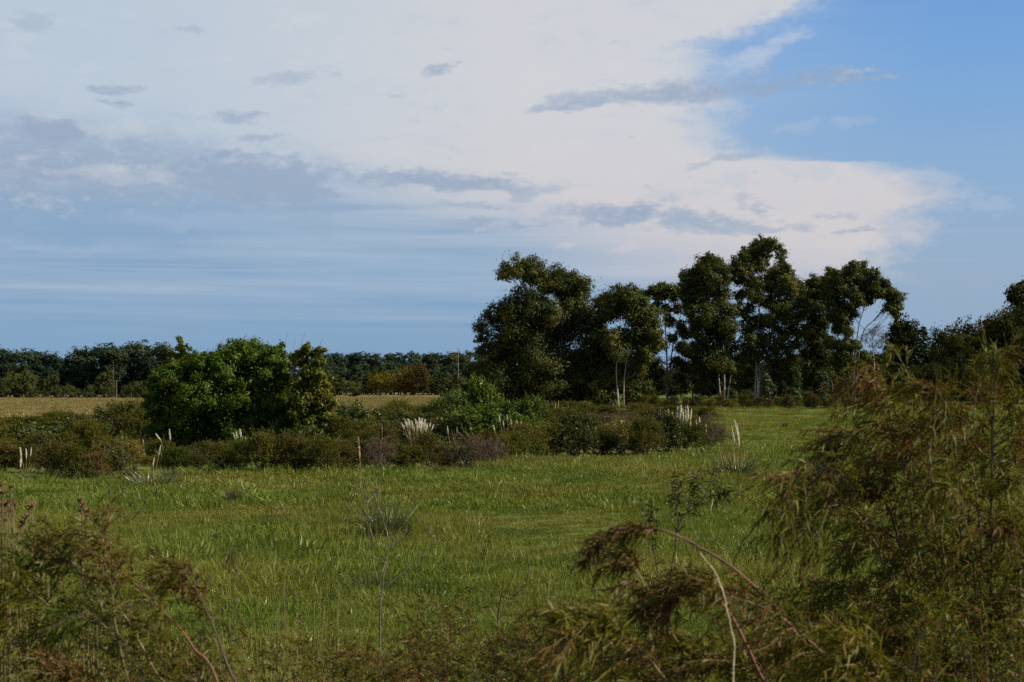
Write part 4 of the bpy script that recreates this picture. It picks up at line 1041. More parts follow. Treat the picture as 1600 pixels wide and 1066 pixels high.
MID = [  # rows behind: (px, top, half width, kind, distance)
    (-60, 664, 44, 'olive', 52), (-10, 668, 40, 'dark', 50), (20, 672, 34, 'olive', 47), (58, 668, 40, 'pale', 47), (100, 662, 36, 'pale', 48), (140, 668, 36, 'olive', 48), (166, 640, 26, 'dark', 56), (196, 640, 30, 'olive', 58), (224, 640, 30, 'olive', 56), (130, 648, 36, 'brown', 62), (90, 650, 40, 'olive', 66), (40, 652, 44, 'olive', 64), (-20, 656, 44, 'olive', 66), (230, 676, 30, 'dark', 46),
    (470, 678, 40, 'dark', 44), (520, 664, 40, 'olive', 46), (560, 646, 34, 'pale', 60), (532, 642, 30, 'dark', 62), (590, 642, 36, 'olive', 66), (560, 664, 40, 'olive', 48), (604, 660, 38, 'dark', 52), (618, 637, 34, 'olive', 76), (652, 635, 34, 'olive', 82), (684, 632, 34, 'dark', 80), (640, 644, 40, 'dark', 60), (690, 648, 40, 'dark', 60),
    (728, 616, 30, 'green', 64), (758, 609, 32, 'green', 62), (742, 636, 40, 'green', 58), (778, 634, 30, 'green', 60), (800, 636, 26, 'dark', 64), (820, 622, 26, 'green', 64), (812, 648, 30, 'green', 58), (706, 630, 24, 'green', 64), (846, 646, 28, 'olive', 66), (880, 640, 30, 'olive', 78), (864, 630, 24, 'dark', 90), (914, 642, 34, 'olive', 80), (946, 648, 32, 'grey', 74),
    (980, 646, 34, 'grey', 78), (1012, 644, 34, 'olive', 82), (1046, 648, 30, 'grey', 80), (1080, 650, 28, 'olive', 78), (900, 632, 30, 'olive', 110), (950, 636, 30, 'brown', 112), (1000, 634, 30, 'brown', 116), (1050, 636, 30, 'olive', 116), (1090, 640, 26, 'olive', 100), (600, 676, 34, 'brown', 45), (650, 672, 36, 'dark', 46), (840, 676, 30, 'dark', 56), (900, 676, 36, 'dark', 58), (300, 704, 40, 'dark', 42), (250, 692, 28, 'olive', 43)]
def zone(px, kd, d):
    if kd == 'green': return 'bright green shrubs in the middle of the thicket'
    if px < 240: return 'shrubs between the dry meadow and the dense round tree'
    if px < 700: return 'shrubs between the round tree and the bright green shrubs'
    if d > 95: return 'shrubs at the foot of the eucalyptus trees'
    return 'shrubs between the bright green ones and the thicket tip'
ZN = {'bright green shrubs in the middle of the thicket': 'heaped mid-thicket, %s from the dense round tree',
      'shrubs between the dry meadow and the dense round tree': 'in the thicket, %s from the dense tree towards the dry meadow',
      'shrubs between the round tree and the bright green shrubs': 'in the thicket, %s from the dense tree towards the bright shrubs',
      'shrubs at the foot of the eucalyptus trees': 'far back at the eucalyptus foot, %s from the flat-topped tree',
      'shrubs between the bright green ones and the thicket tip': 'in the thicket, %s from the bright green shrubs towards its tip'}
for px, top, hw, kd, d in MID:
    gr = zone(px, kd, d)
    mates = sorted(m[0] for m in MID if zone(m[0], m[3], m[4]) == gr)
    if 'dry meadow' in gr: mates = mates[::-1]
    shrub(kd, px, top, hw, WORDS[kd] + ' ' + ZN[gr] % nth(mates.index(px)), gr, d=d)
for i in range(34):
    px = -20 + i * 33 + random.uniform(-10, 10); d = random.uniform(42.5, 47.0) + max(0, px - 700) * 0.02
    if any(abs(px - q) < w for q, w in ((652, 30), (795, 26), (376, 16), (1072, 40), (255, 18), (706, 12), (597, 8))): continue
    shrub(random.choice(['olive', 'dark', 'brown', 'olive', 'yellow', 'grey']), px, random.uniform(674, 694) - max(0, px - 700) * 0.05 + (22 if 225 < px < 530 else 0), random.uniform(16, 30), 'low tangled shrub filling the thicket just behind its front row', 'low shrubs just behind the front row of the thicket', d=d)
for i in range(26):
    px = 1008 + i * 15 + random.uniform(-4, 4); d = random.uniform(142, 152)
    kd = random.choice(['brown', 'olive', 'brown', 'olive', 'dark'])
    shrub(kd, px, random.uniform(619, 627), 10, WORDS[kd] + ' low under the white eucalyptus trunks at the field end', 'low shrubs under the eucalyptus trunks', d=d)
for i in range(14):
    px = 1140 + i * 24 + random.uniform(-6, 6); d = random.uniform(168, 184)
    shrub('dark', px, random.uniform(598, 612), 16, 'dark green shrub in the deep shade behind the eucalyptus trunks', 'dark shrubs behind the eucalyptus trunks', d=d)

# ---------------------------------------------------------------- pampas grass
def plume_mesh(mat, n=200, dry=False):
    """A feathery spindle 1 unit long, stalk end at the origin."""
    g = Geo()
    z = RNG.random(n); prof = np.sin(np.pi * np.clip(z * 0.92 + 0.06, 0, 1)) ** 0.75 * (1 - 0.35 * z)
    a = RNG.random(n) * 6.283; r = prof * 0.13 * np.sqrt(RNG.random(n))
    p = np.stack([r * np.cos(a) + 0.16 * z * z - 0.04, r * np.sin(a), z - 0.05 * z * z], -1)
    ax = np.stack([np.cos(a) * 0.55, np.sin(a) * 0.55, np.full(n, 1.3)], -1) + RNG.normal(0, .3, (n, 3)) + V3(0.25, 0, 0)
    rhombs(g, p, ax, rnd_dirs(n), 0.22 * RNG.uniform(0.6, 1.2, n), 0.06)
    tube(g, np.array([(0, 0, 0), (0, 0, 0.5), (0.1, 0, 0.9)]), [0.02, 0.03, 0.008], 5)
    return g.mesh('plume', M[mat])
PLUMES = [plume_mesh('plume') for _ in range(4)]; DRY = [plume_mesh('plume_dry') for _ in range(2)]

def pampas(label, px, base, d, plumes, leaf_h, leaf_n, dry=False, group=None, leaf_r=0.35, yellow=0):
    if d is None: b = foot(px, base); d = b[1]
    else: b = at(px, 600, d); b[2] = float(ground_z(b[0], b[1]))
    t = thing('pampas_grass', label, 'pampas grass', b, 0, group)
    if leaf_n:
        g = Geo(); n = leaf_n
        a = RNG.random(n) * 6.283; r = 0.12 * leaf_r * np.sqrt(RNG.random(n)) * 3
        p = np.stack([r * np.cos(a), r * np.sin(a), np.zeros(n)], -1)
        dr = np.stack([np.cos(a) * RNG.uniform(0.1, 0.9, n), np.sin(a) * RNG.uniform(0.1, 0.9, n), np.full(n, 1.0)], -1)
        straps(g, p, dr, leaf_h * RNG.uniform(0.7, 1.4, n), 0.014, RNG.uniform(0.25, 0.75, n), seg=5)
        if yellow:
            q = RNG.integers(0, n, yellow); gy = Geo(); straps(gy, p[q], dr[q] * V3(.4, .4, 1), leaf_h * 1.2, 0.012, 0.25, seg=5)
            obj('dry_leaves', gy.mesh('dry_leaves', M['straw']), t, kind='stuff')
        obj('leaves', g.mesh('leaves', M['pampas_leaf']), t, kind='stuff')
    pw = 1.0 if len(plumes) >= 6 else 0.66
    for (x0, y0, x1, y1) in plumes:           # foot and tip of each plume in the photograph
        dj = RNG.uniform(-0.35, 0.35)
        p0 = at(x0, y0, d + dj) - b; p1 = at(x1, y1, d + dj) - b
        ax = p1 - p0; L = float(np.linalg.norm(ax))
        g = Geo()
        root = V3(p0[0] * 0.35 + RNG.normal(0, .04), RNG.normal(0, .06), -0.02)
        tube(g, bez([root, root * .5 + p0 * .5 + V3(-0.03 * np.sign(p0[0] + 1e-6), 0, 0.03), p0, p0 + ax * 0.15], 8), np.linspace(0.007, 0.004, 8), 4)
        st = obj('stalk', g.mesh('stalk', M['straw']), t)
        pl = obj('plume', random.choice(DRY if dry else PLUMES), st)
        pl.location = tuple(map(float, p0))
        from mathutils import Vector
        q = Vector(tuple(map(float, ax))).to_track_quat('Z', 'Y'); pl.rotation_mode = 'QUATERNION'; pl.rotation_quaternion = q
        wd = pw * RNG.uniform(0.9, 1.2) * min(1.0, max(0.42, (0.36 / L) ** 1.8))
        pl.scale = (L * wd, L * wd, L)
    return t

pampas('white pampas clump with the biggest crowd of plumes, before the bright green shrubs', 652, 690, 43,
       [(632, 670, 627, 661), (636, 668, 633, 656), (640, 672, 638, 655), (644, 670, 643, 657), (650, 664, 649, 654), (655, 668, 655, 652), (657, 674, 659, 654), (652, 676, 652, 658), (662, 672, 664, 656), (668, 668, 667, 661), (664, 676, 668, 662), (671, 668, 673, 660), (674, 672, 678, 663), (640, 680, 640, 672), (647, 674, 646, 664), (659, 680, 661, 669)], 1.1, 160)
pampas('small white pampas clump with six short plumes beside the brown twiggy scrub', 795, 700, 47,
       [(781, 660, 780, 649), (787, 666, 786, 658), (793, 657, 792, 648), (799, 667, 798, 655), (808, 664, 808, 656), (813, 667, 815, 658), (773, 674, 771, 665)], 1.0, 120)
pampas('pair of stubby buff plumes poking out of the brown twiggy scrub', 706, 705, 42, [(700, 678, 699, 666), (714, 676, 714, 668)], 0.6, 60)
pampas('white pampas clump with tall plumes at the tip of the thicket', 1070, 700, 58,
       [(1045, 656, 1044, 640), (1051, 656, 1051, 644), (1058, 654, 1059, 636), (1062, 656, 1065, 633), (1067, 658, 1067, 638), (1070, 662, 1072, 636), (1074, 660, 1076, 640), (1078, 658, 1081, 639), (1079, 670, 1078, 652), (1072, 668, 1071, 650), (1076, 652, 1074, 634), (1064, 648, 1063, 634)], 1.2, 160)
pampas('lower white plumes standing apart beside the tall clump at the thicket tip', 1094, 702, 56, [(1088, 669, 1088, 656), (1093, 667, 1093, 652), (1103, 677, 1103, 662)], 0.9, 80)
pampas('lone tiny white plume over shrubs before the tall clump at the thicket tip', 1022, 700, 62, [(1022, 660, 1022, 651)], 0.5, 40)
pampas('isolated pampas plant with three slim plumes and yellowed leaves in the open field', 1152, 742, None,
       [(1148, 692, 1143, 667), (1153, 684, 1147, 655), (1154, 690, 1151, 662), (1155, 698, 1153, 672)], 0.75, 220, yellow=26, leaf_r=1.0)
pampas('single tall buff plume at the field edge of the thicket', 563, 766, None, [(562, 717, 560, 684)], 0.3, 14, dry=True)
pampas('tiny buff plume low at the field edge near the single tall one', 499, 748, None, [(499, 738, 498, 729)], 0.25, 10, dry=True)
pampas('three short white plumes over the shrubs before the dense round tree', 374, 738, 40.5, [(367, 686, 365, 677), (370, 685, 369, 675), (376, 683, 375, 670), (379, 687, 378, 681), (384, 688, 383, 682), (388, 689, 387, 682)], 0.8, 70)
pampas('pampas plant with two plumes and a broad tuft of leaves on the field', 240, 762, None, [(248, 712, 251, 696), (239, 729, 241, 715)], 0.62, 260, leaf_r=1.2)
pampas('two slender pale plumes leaning before the dense round tree', 257, 735, 42.5, [(252, 690, 243, 677), (266, 688, 265, 671)], 0.7, 50)
pampas('row of three narrow pale plumes at the meadow end of the thicket', 40, 752, None, [(33, 714, 32, 699), (41, 716, 41, 701), (48, 712, 49, 699), (32, 730, 33, 712)], 0.4, 60)
pampas('faint cluster of small buff plumes behind the row of three', 20, 735, 44, [(15, 704, 14, 697), (20, 704, 19, 694), (25, 706, 25, 697)], 0.5, 50, dry=True)
pampas('far buff plumes standing against the dry meadow', 42, 680, 80, [(36, 652, 36, 643), (38, 650, 37, 644), (44, 652, 46, 643)] + [(10, 654, 10, 643), (15, 654, 14, 643)], 0.8, 60, dry=True)
pampas('far pinkish buff plumes beside a pale-leaved shrub against the dry meadow', 44, 680, 78, [(37, 653, 36, 641), (42, 652, 43, 643), (47, 655, 47, 647)], 0.8, 60, dry=True)
pampas('two tall buff plumes behind the bright green shrubs under the flat-topped tree', 862, 690, 84, [(852, 646, 852, 628), (866, 648, 868, 630), (872, 640, 873, 626)], 1.0, 90, dry=True)
pampas('small distant white plumes at the twin-trunked eucalyptus foot', 974, 650, 120, [(959, 640, 959, 632), (964, 641, 963, 633), (977, 641, 977, 633), (983, 641, 984, 634)], 0.9, 70)
pampas('far slim pale plumes alone in the open field behind the feathery shrub', 1326, 660, 110, [(1320, 652, 1319, 644), (1325, 648, 1324, 634), (1330, 652, 1330, 646), (1334, 650, 1336, 640)], 0.6, 60)
pampas('tiny pale plume on the scrub before the dense round tree dark side', 224, 735, 44, [(224, 692, 223, 686)], 0.4, 20)
pampas('white plume tip between the olive shrubs before the big plume crowd', 597, 735, 44, [(597, 673, 597, 667)], 0.5, 30)

# ---------------------------------------------------------------- single tussocks, twiggy weeds and stalks in the field
M['tussock'] = leaf_mat('tussock_blades', (0.050, 0.082, 0.028), (0.088, 0.122, 0.048), (0.10, 0.11, 0.035), patch=2.0, trans=0.25, gloss=0.05)
M['dark_tuft'] = leaf_mat('dark_tuft_blades', (0.045, 0.042, 0.020), (0.075, 0.066, 0.030), (0.05, 0.06, 0.022), patch=2.0, trans=0.2, gloss=0.02)
M['dead_twig'] = bark_mat('dead_twig', (0.15, 0.125, 0.105), (0.08, 0.062, 0.05), 30.0, 0.5)
M['dark_twig'] = bark_mat('dark_twig', (0.075, 0.055, 0.042), (0.04, 0.03, 0.024), 30.0, 0.5)
M['red_stem'] = bark_mat('red_brown_stem', (0.130, 0.050, 0.030), (0.075, 0.036, 0.024), 25.0, 0.5, 0.55)
M['olive_stem'] = bark_mat('olive_stem', (0.14, 0.12, 0.05), (0.09, 0.06, 0.035), 25.0, 0.5, 0.6)
M['pale_stalk'] = bark_mat('pale_dry_stalk', (0.55, 0.46, 0.32), (0.38, 0.30, 0.20), 20.0, 0.4)
M['feather_leaf'] = leaf_mat('feathery_leaf', (0.046, 0.058, 0.007), (0.140, 0.135, 0.018), (0.115, 0.068, 0.026), patch=4.5, patch_lo=0.47, patch_hi=0.66, trans=0.38, gloss=0.008, inst=0.12)
M['rusty_feather'] = leaf_mat('rusty_feathery_leaf', (0.068, 0.042, 0.013), (0.115, 0.070, 0.024), (0.060, 0.070, 0.010), patch=5.0, patch_lo=0.43, patch_hi=0.60, trans=0.32, gloss=0.006, inst=0.12)
M['weed_leaf'] = leaf_mat('weed_leaf', (0.046, 0.072, 0.009), (0.110, 0.132, 0.022), (0.100, 0.066, 0.022), patch=5.0, patch_lo=0.48, patch_hi=0.64, trans=0.35, gloss=0.008, inst=0.15)
M['seed_head'] = leaf_mat('brown_seed_head', (0.13, 0.082, 0.044), (0.30, 0.22, 0.14), (0.10, 0.06, 0.035), patch=20.0, trans=0.15, gloss=0.0)

def tussock(name, label, px, base, top, hw, mat, n, w=0.006, lean=0.5):
    b = foot(px, base); d = b[1]; h = (at(px, top, d) - b)[2]; r = hw * d / FPX
    t = thing(name, label, 'grass tuft', b)
    g = Geo(); a = RNG.random(n) * 6.283; q = np.sqrt(RNG.random(n)) * r * 0.45
    p = np.stack([q * np.cos(a), q * np.sin(a), np.full(n, -0.02)], -1)
    dr = np.stack([np.cos(a) * lean * RNG.random(n) * r / max(h, .05) * 1.5 + RNG.normal(0, .12, n), np.sin(a) * lean * RNG.random(n) + RNG.normal(0, .12, n), np.ones(n)], -1)
    straps(g, p, dr, h * RNG.uniform(0.6, 1.25, n), w, RNG.uniform(0.05, 0.5, n), seg=4)
    obj('blades', g.mesh('blades', M[mat]), t, kind='stuff')
    return t
tussock('grass_tussock', 'rounded blue-green grass tussock standing in the field behind the bare twiggy weed', 602, 842, 762, 40, 'tussock', 520, 0.007, 1.1)
tussock('grass_tuft', 'dark brown upright tuft alone in the field before the dense round tree', 366, 791, 756, 18, 'dark_tuft', 340, 0.007, 0.4)
tussock('grass_tuft', 'dark straggly tuft in the field under the lone brown seed head stalk', 360, 892, 846, 14, 'dark_tuft', 90, 0.005, 0.5)
tussock('grass_tuft', 'low dark tuft at the foot of the bare twiggy weed', 572, 922, 886, 26, 'dark_tuft', 170, 0.006, 0.9)
tussock('grass_tuft', 'mounded green tuft against the thicket by three narrow plumes', 48, 752, 736, 16, 'tussock', 260, 0.010, 0.9)
tussock('grass_tuft', 'flat dark green tuft in the field near the thicket by the bare dead weed', 76, 782, 768, 14, 'dark_tuft', 140, 0.008, 0.9)
for px, base, top, hw, lb in ((1226, 669, 655, 6, 'brown tuft in the open field near the grove, taller of a scattered three'), (1288, 666, 658, 6, 'dark green tuft in the open field by the far slim plumes'), (1308, 655, 648, 5, 'tiny dark tuft in the open field closest to the grove'),
                              (1022, 742, 727, 9, 'dark low tuft on the field before the tip of the thicket'), (940, 742, 729, 7, 'brown low tuft on the field before the thicket'), (1128, 745, 728, 16, 'green leafy tuft beside the isolated pampas plant'), (145, 772, 756, 9, 'small dark tuft behind the bare dead weed')):
    tussock('grass_tuft', lb, px, base, top, hw, 'dark_tuft', 120, 0.014, 0.8)

def twig_plant(name, label, d, lines, mat, r, cat='weed'):
    """A bare weed: its stems as seen in the photograph (foot first)."""
    f = lines[0][0]; b = at(f[0], f[1], d); b[2] = float(ground_z(b[0], b[1]))
    t = thing(name, label, cat, b)
    for i, ln in enumerate(lines):
        dj = RNG.uniform(-0.1, 0.1)
        pts = [at(x, y, d + dj * (j > 0)) - b for j, (x, y) in enumerate(ln)]
        if i == 0: pts = [V3(pts[0][0], pts[0][1], -0.03)] + pts
        c = bez(pts, 5 * len(pts)); c[1:-1] += RNG.normal(0, r * 0.5, (len(c) - 2, 3))
        g = Geo(); rr = r * (1.0 if i == 0 else 0.62)
        rad = np.linspace(rr, rr * 0.35, len(c)); rad[2::4] *= 1.3
        tube(g, c, rad, 5)
        nm = 'stem' if i == 0 else 'twig'
        obj(nm, g.mesh(nm, M[mat], smooth=True), t)
    return t
def forks(lines, n, seed, L=26):
    """Adds small side twigs to the given lines (in photograph units)."""
    rr = random.Random(seed); out = list(lines)
    for _ in range(n):
        ln = rr.choice(lines); i = rr.randrange(1, len(ln)); x, y = ln[i]
        s = rr.choice((-1, 1)); k = rr.uniform(0.4, 1.0) * L
        out.append([(x, y), (x + s * k * 0.45, y - k * 0.5), (x + s * k * rr.uniform(0.5, 0.9), y - k)])
    return out
twig_plant('bare_weed', 'tall bare grey twiggy weed standing in the middle of the field', 9.5, forks([[(594, 1000), (596, 930), (603, 882), (607, 846), (600, 818), (591, 785), (592, 762), (597, 744)], [(606, 858), (622, 850), (633, 836), (637, 810)], [(590, 905), (583, 880), (585, 852), (597, 840)], [(601, 918), (640, 886), (664, 864), (679, 840)], [(583, 848), (577, 815), (573, 785), (570, 757)]], 7, 5), 'dead_twig', 0.0062)
twig_plant('bare_weed', 'dark dead branching weed standing before the pampas with a broad leaf tuft', 10.5, forks([[(163, 900), (166, 830), (168, 795), (171, 768), (173, 740)], [(167, 815), (158, 800), (153, 786)], [(168, 822), (186, 806), (199, 778)], [(168, 830), (206, 812), (228, 784)], [(165, 845), (146, 815), (143, 760)], [(170, 790), (182, 776), (196, 766)]], 10, 6), 'dark_twig', 0.0055)
twig_plant('dry_stalk', 'crooked thin dark stalk curving up beside the straw blades', 8.0, [[(778, 960), (798, 935), (818, 918), (826, 894), (824, 868)]], 'dark_twig', 0.005)
twig_plant('dry_stalk', 'pale jointed dry stalk crossing under the red arching branch', 3.1, [[(1152, 1400), (1147, 1060), (1147, 1010), (1136, 955), (1128, 920), (1114, 890), (1094, 863)]], 'pale_stalk', 0.0021)
twig_plant('dry_stalk', 'short pale dry stalk beside the jointed one', 5.2, [[(1150, 1240), (1154, 1000), (1153, 950), (1150, 917)]], 'pale_stalk', 0.0025)
twig_plant('dry_stalk', 'long thin straw stalk rising in the field under the single buff plume', 14.0, [[(578, 860), (572, 800), (566, 760), (561, 728)]], 'olive_stem', 0.0022)
twig_plant('dry_stalk', 'thin yellow straw stalk upright near the dark brown tuft', 25.0, [[(339, 800), (338, 770), (337, 745)]], 'olive_stem', 0.0022)
twig_plant('dry_stalk', 'second yellow straw stalk slanting past the dark brown tuft', 25.0, [[(370, 815), (373, 785), (378, 757)]], 'olive_stem', 0.0022)

# dark leafy twiggy weed in front of the thicket tip
def leafy_twig(label, d, lines, n_leaf, mat, L, W, droop, wood, r, name='leafy_weed', from_t=0.35):
    t = twig_plant(name, label, d, lines, wood, r)
    b = np.array(t.location)
    P, D = [], []
    for ln in lines:
        c = bez([at(x, y, d) - b for x, y in ln], 40); k = int(from_t * 40)
        i = RNG.integers(k, 40, n_leaf // len(lines)); P.append(c[i] + RNG.normal(0, .015, (len(i), 3)))
        tg = unit(np.gradient(c, axis=0))[i]; D.append(unit(tg * 0.5 + RNG.normal(0, .8, (len(i), 3))))
    g = Geo(); P = np.concatenate(P); D = np.concatenate(D)
    straps(g, P, D, L * RNG.uniform(0.5, 1.2, len(P)), W, droop, seg=3)
    obj('leaves', g.mesh('leaves', M[mat]), t, kind='stuff')
    return t
leafy_twig('dark leafy weed with forked twigs rising in the field over the red arching branch', 8.6,
           [[(1030, 1060), (1040, 940), (1052, 872), (1060, 822), (1076, 800), (1098, 780), (1114, 752), (1122, 733)], [(1060, 822), (1056, 790), (1058, 748)], [(1098, 780), (1122, 772), (1140, 770)], [(1036, 950), (1022, 860), (1016, 820), (1018, 792)], [(1076, 800), (1084, 770), (1090, 742)]], 420, 'dark_shrub', 0.085, 0.008, 0.3, 'dark_twig', 0.006)

# ---------------------------------------------------------------- feathery shrubs near the viewer
def feather_branch(root, origin, ctrl, r0, stem_mat, leaf_mat_, n_br, n_leaf, br_len, leaf_len, leaf_w, start=0.3, wind=(-0.35, 0.05, 0.0), droop=0.6, bushy=1.0, jitter=0.22, end=1.0):
    """One main branch of a shrub: its wood with thin drooping branchlets, and the leaves along them."""
    d0 = ctrl[0][2]
    pts = []
    dj = RNG.uniform(-jitter, jitter)
    for j, (x, y, d) in enumerate(ctrl):
        f = j / (len(ctrl) - 1)
        pts.append(at(x, y, d + dj * f) - origin)
    pts[0][2] = float(ground_z(pts[0][0] + origin[0], pts[0][1] + origin[1])) - origin[2] - 0.03
    n = 10 * len(pts); c = bez(pts, n)
    c[2:] += np.cumsum(RNG.normal(0, 0.0008, (n - 2, 3)), axis=0)
    rr = np.linspace(r0, r0 * 0.22, n); rr[2::4] *= 1.22
    g = Geo(); tube(g, c, rr, 6)
    tg = unit(np.gradient(c, axis=0))
    i = (RNG.uniform(start, end, n_br) ** 0.9 * (n - 1)).astype(int)
    out = rnd_dirs(n_br); out -= tg[i] * np.sum(out * tg[i], 1, keepdims=True); out = unit(out)
    D = unit(tg[i] * RNG.uniform(0.4, 1.1, (n_br, 1)) + out * 0.8 * bushy + V3(0, 0, 0.25) + np.array(wind) * 0.5)
    Lb = br_len * RNG.uniform(0.45, 1.15, n_br) * (1.15 - 0.45 * i / n)
    dr = droop * RNG.uniform(0.3, 1.3, n_br)
    wv = np.array(wind)[None] * RNG.uniform(0.3, 1.2, (n_br, 1))
    S0 = c[i]
    straps(g, S0, D, Lb, 0.0032, dr, seg=5, sway=wv)
    br = obj('branch', g.mesh('branch', M[stem_mat], smooth=True), root)
    u = RNG.uniform(0.08, 1.02, (n_br, n_leaf))
    P = S0[:, None] + D[:, None] * (Lb[:, None] * u)[..., None] + V3(0, 0, -1) * (dr[:, None] * Lb[:, None] * u * u)[..., None] + wv[:, None] * (Lb[:, None] * u * u)[..., None]
    T = unit(D[:, None] + V3(0, 0, -2) * (dr[:, None] * u)[..., None] + wv[:, None] * 2 * u[..., None])
    P = P.reshape(-1, 3); T = T.reshape(-1, 3)
    m = len(P)
    ax = unit(T * 0.9 + RNG.normal(0, 0.50, (m, 3)) + V3(0, 0, -0.1))
    g = Geo(); straps(g, P, ax, leaf_len * RNG.uniform(0.45, 1.25, m), leaf_w * RNG.uniform(0.7, 1.3, m), RNG.uniform(0.0, 0.45, m), seg=2)
    obj('foliage', g.mesh('foliage', M[leaf_mat_]), br, kind='stuff')
    return br

def near_foot(px, d):
    p = at(px, 900, d); p[2] = float(ground_z(p[0], p[1])); return p

D0 = 4.7
o = near_foot(1530, D0)
big = thing('feathery_shrub', 'large feathery drooping olive and brown shrub filling the near corner', 'shrub', o)
def S_(pts, d=D0): return [(x, y, d) for x, y in pts]
right = [
    [(1540, 1420), (1548, 1000), (1550, 780), (1553, 660), (1556, 595), (1566, 556)],
    [(1520, 1420), (1490, 1000), (1464, 800), (1450, 690), (1430, 615), (1402, 556)],
    [(1505, 1420), (1460, 1020), (1424, 820), (1402, 700), (1380, 620), (1350, 590)],
    [(1490, 1420), (1430, 1050), (1372, 860), (1322, 752), (1278, 742), (1242, 770), (1220, 812)],
    [(1500, 1420), (1450, 1000), (1398, 800), (1354, 690), (1318, 690), (1292, 725)],
    [(1495, 1420), (1440, 1060), (1384, 890), (1336, 806), (1290, 800), (1252, 846)],
    [(1565, 1420), (1590, 1000), (1602, 800), (1606, 690), (1614, 610)],
    [(1580, 1420), (1620, 1000), (1660, 800), (1690, 650)],
    [(1530, 1420), (1512, 1000), (1502, 820), (1496, 700), (1486, 640), (1464, 606)],
    [(1515, 1420), (1480, 1060), (1450, 930), (1402, 846), (1352, 846), (1318, 890)],
    [(1545, 1420), (1532, 1080), (1522, 910), (1500, 790), (1466, 742)],
    [(1560, 1420), (1576, 1060), (1582, 890), (1572, 760), (1534, 700), (1490, 690)],
    [(1500, 1420), (1446, 1040), (1410, 880), (1376, 780), (1340, 750), (1306, 770)],
    [(1525, 1420), (1494, 1040), (1470, 880), (1440, 770), (1402, 720), (1362, 720)],
    [(1470, 1420), (1420, 1120), (1380, 1000), (1330, 930), (1286, 920), (1256, 956)],
    [(1490, 1420), (1460, 1120), (1430, 1010), (1392, 950), (1350, 950)],
    [(1550, 1420), (1560, 1100), (1556, 980), (1530, 900), (1490, 880)],
    [(1600, 1420), (1620, 1100), (1612, 960), (1590, 860), (1560, 820)],
    [(1535, 1420), (1520, 1120), (1500, 1010), (1470, 950), (1436, 940)],
    [(1575, 1420), (1590, 1120), (1590, 1010), (1570, 950), (1540, 930)],
    [(1500, 1420), (1480, 1200), (1460, 1100), (1420, 1040), (1370, 1040)],
    [(1600, 1420), (1650, 1000), (1640, 860), (1618, 740), (1590, 680)],
    [(1545, 1420), (1540, 960), (1530, 800), (1518, 690), (1530, 600), (1548, 566)],
    [(1510, 1420), (1474, 980), (1442, 800), (1424, 700), (1412, 640), (1384, 606)],
]
for k, ln in enumerate(right):
    lower = min(y for _, y in ln) > 800
    feather_branch(big, o, S_(ln), 0.0052 if not lower else 0.004, 'dark_twig' if k % 3 == 0 else 'olive_stem', 'feather_leaf' if k % 4 else 'rusty_feather', 62, 25, 0.24 if not lower else 0.22, 0.040, 0.0042, start=0.24, jitter=0.45, droop=0.8, wind=(-0.2, 0.03, 0.0))

D1 = 3.5
o = near_foot(1390, D1)
arch = thing('arching_shrub', 'shrub throwing a bare red arching branch with a drooping rusty tip over the field', 'shrub', o)
feather_branch(arch, o, [(1440, 1640, D1), (1385, 1230, D1), (1300, 1066, D1), (1236, 980, D1), (1165, 905, D1), (1098, 858, D1), (1036, 830, D1), (980, 830, D1), (940, 848, D1), (920, 884, D1)], 0.0050, 'red_stem', 'rusty_feather', 80, 8, 0.04, 0.024, 0.0036, start=0.66, droop=0.4, jitter=0.05, wind=(-0.2, 0, -0.1))
feather_branch(arch, o, [(1440, 1640, D1), (1370, 1240, D1), (1310, 1060, D1), (1250, 990, D1), (1190, 950, D1), (1130, 930, D1)], 0.006, 'red_stem', 'rusty_feather', 30, 24, 0.18, 0.034, 0.0042, start=0.45, droop=0.6)
feather_branch(arch, o, [(1400, 1640, D1), (1290, 1260, D1), (1190, 1060, D1), (1140, 960, D1), (1100, 918, D1), (1060, 925, D1), (1030, 960, D1)], 0.006, 'red_stem', 'rusty_feather', 60, 20, 0.14, 0.032, 0.0042, start=0.5, droop=0.6)
feather_branch(arch, o, [(1360, 1640, D1), (1230, 1280, D1), (1110, 1080, D1), (1050, 985, D1), (1000, 900, D1), (978, 860, D1)], 0.005, 'olive_stem', 'rusty_feather', 48, 24, 0.16, 0.034, 0.0042, start=0.45, droop=0.6)
feather_branch(arch, o, [(1350, 1640, D1), (1190, 1300, D1), (1080, 1120, D1), (1010, 1030, D1), (950, 985, D1), (900, 985, D1)], 0.005, 'olive_stem', 'feather_leaf', 54, 26, 0.20, 0.042, 0.0045, start=0.45, droop=0.5)
feather_branch(arch, o, [(1400, 1640, D1), (1300, 1260, D1), (1220, 1100, D1), (1140, 1030, D1), (1080, 1020, D1)], 0.005, 'olive_stem', 'feather_leaf', 52, 26, 0.20, 0.042, 0.0045, start=0.45, droop=0.5)
feather_branch(arch, o, [(1420, 1640, D1), (1360, 1280, D1), (1330, 1120, D1), (1290, 1030, D1), (1230, 985, D1)], 0.005, 'olive_stem', 'feather_leaf', 52, 26, 0.22, 0.042, 0.0045, start=0.45, droop=0.5)
feather_branch(arch, o, [(1430, 1640, D1), (1400, 1300, D1), (1390, 1140, D1), (1370, 1060, D1), (1340, 1000, D1)], 0.005, 'red_stem', 'feather_leaf', 52, 26, 0.22, 0.042, 0.0045, start=0.45, droop=0.5)
feather_branch(arch, o, [(1380, 1640, D1), (1250, 1350, D1), (1150, 1180, D1), (1050, 1090, D1), (980, 1070, D1)], 0.005, 'olive_stem', 'feather_leaf', 52, 26, 0.18, 0.042, 0.0045, start=0.5, droop=0.5)

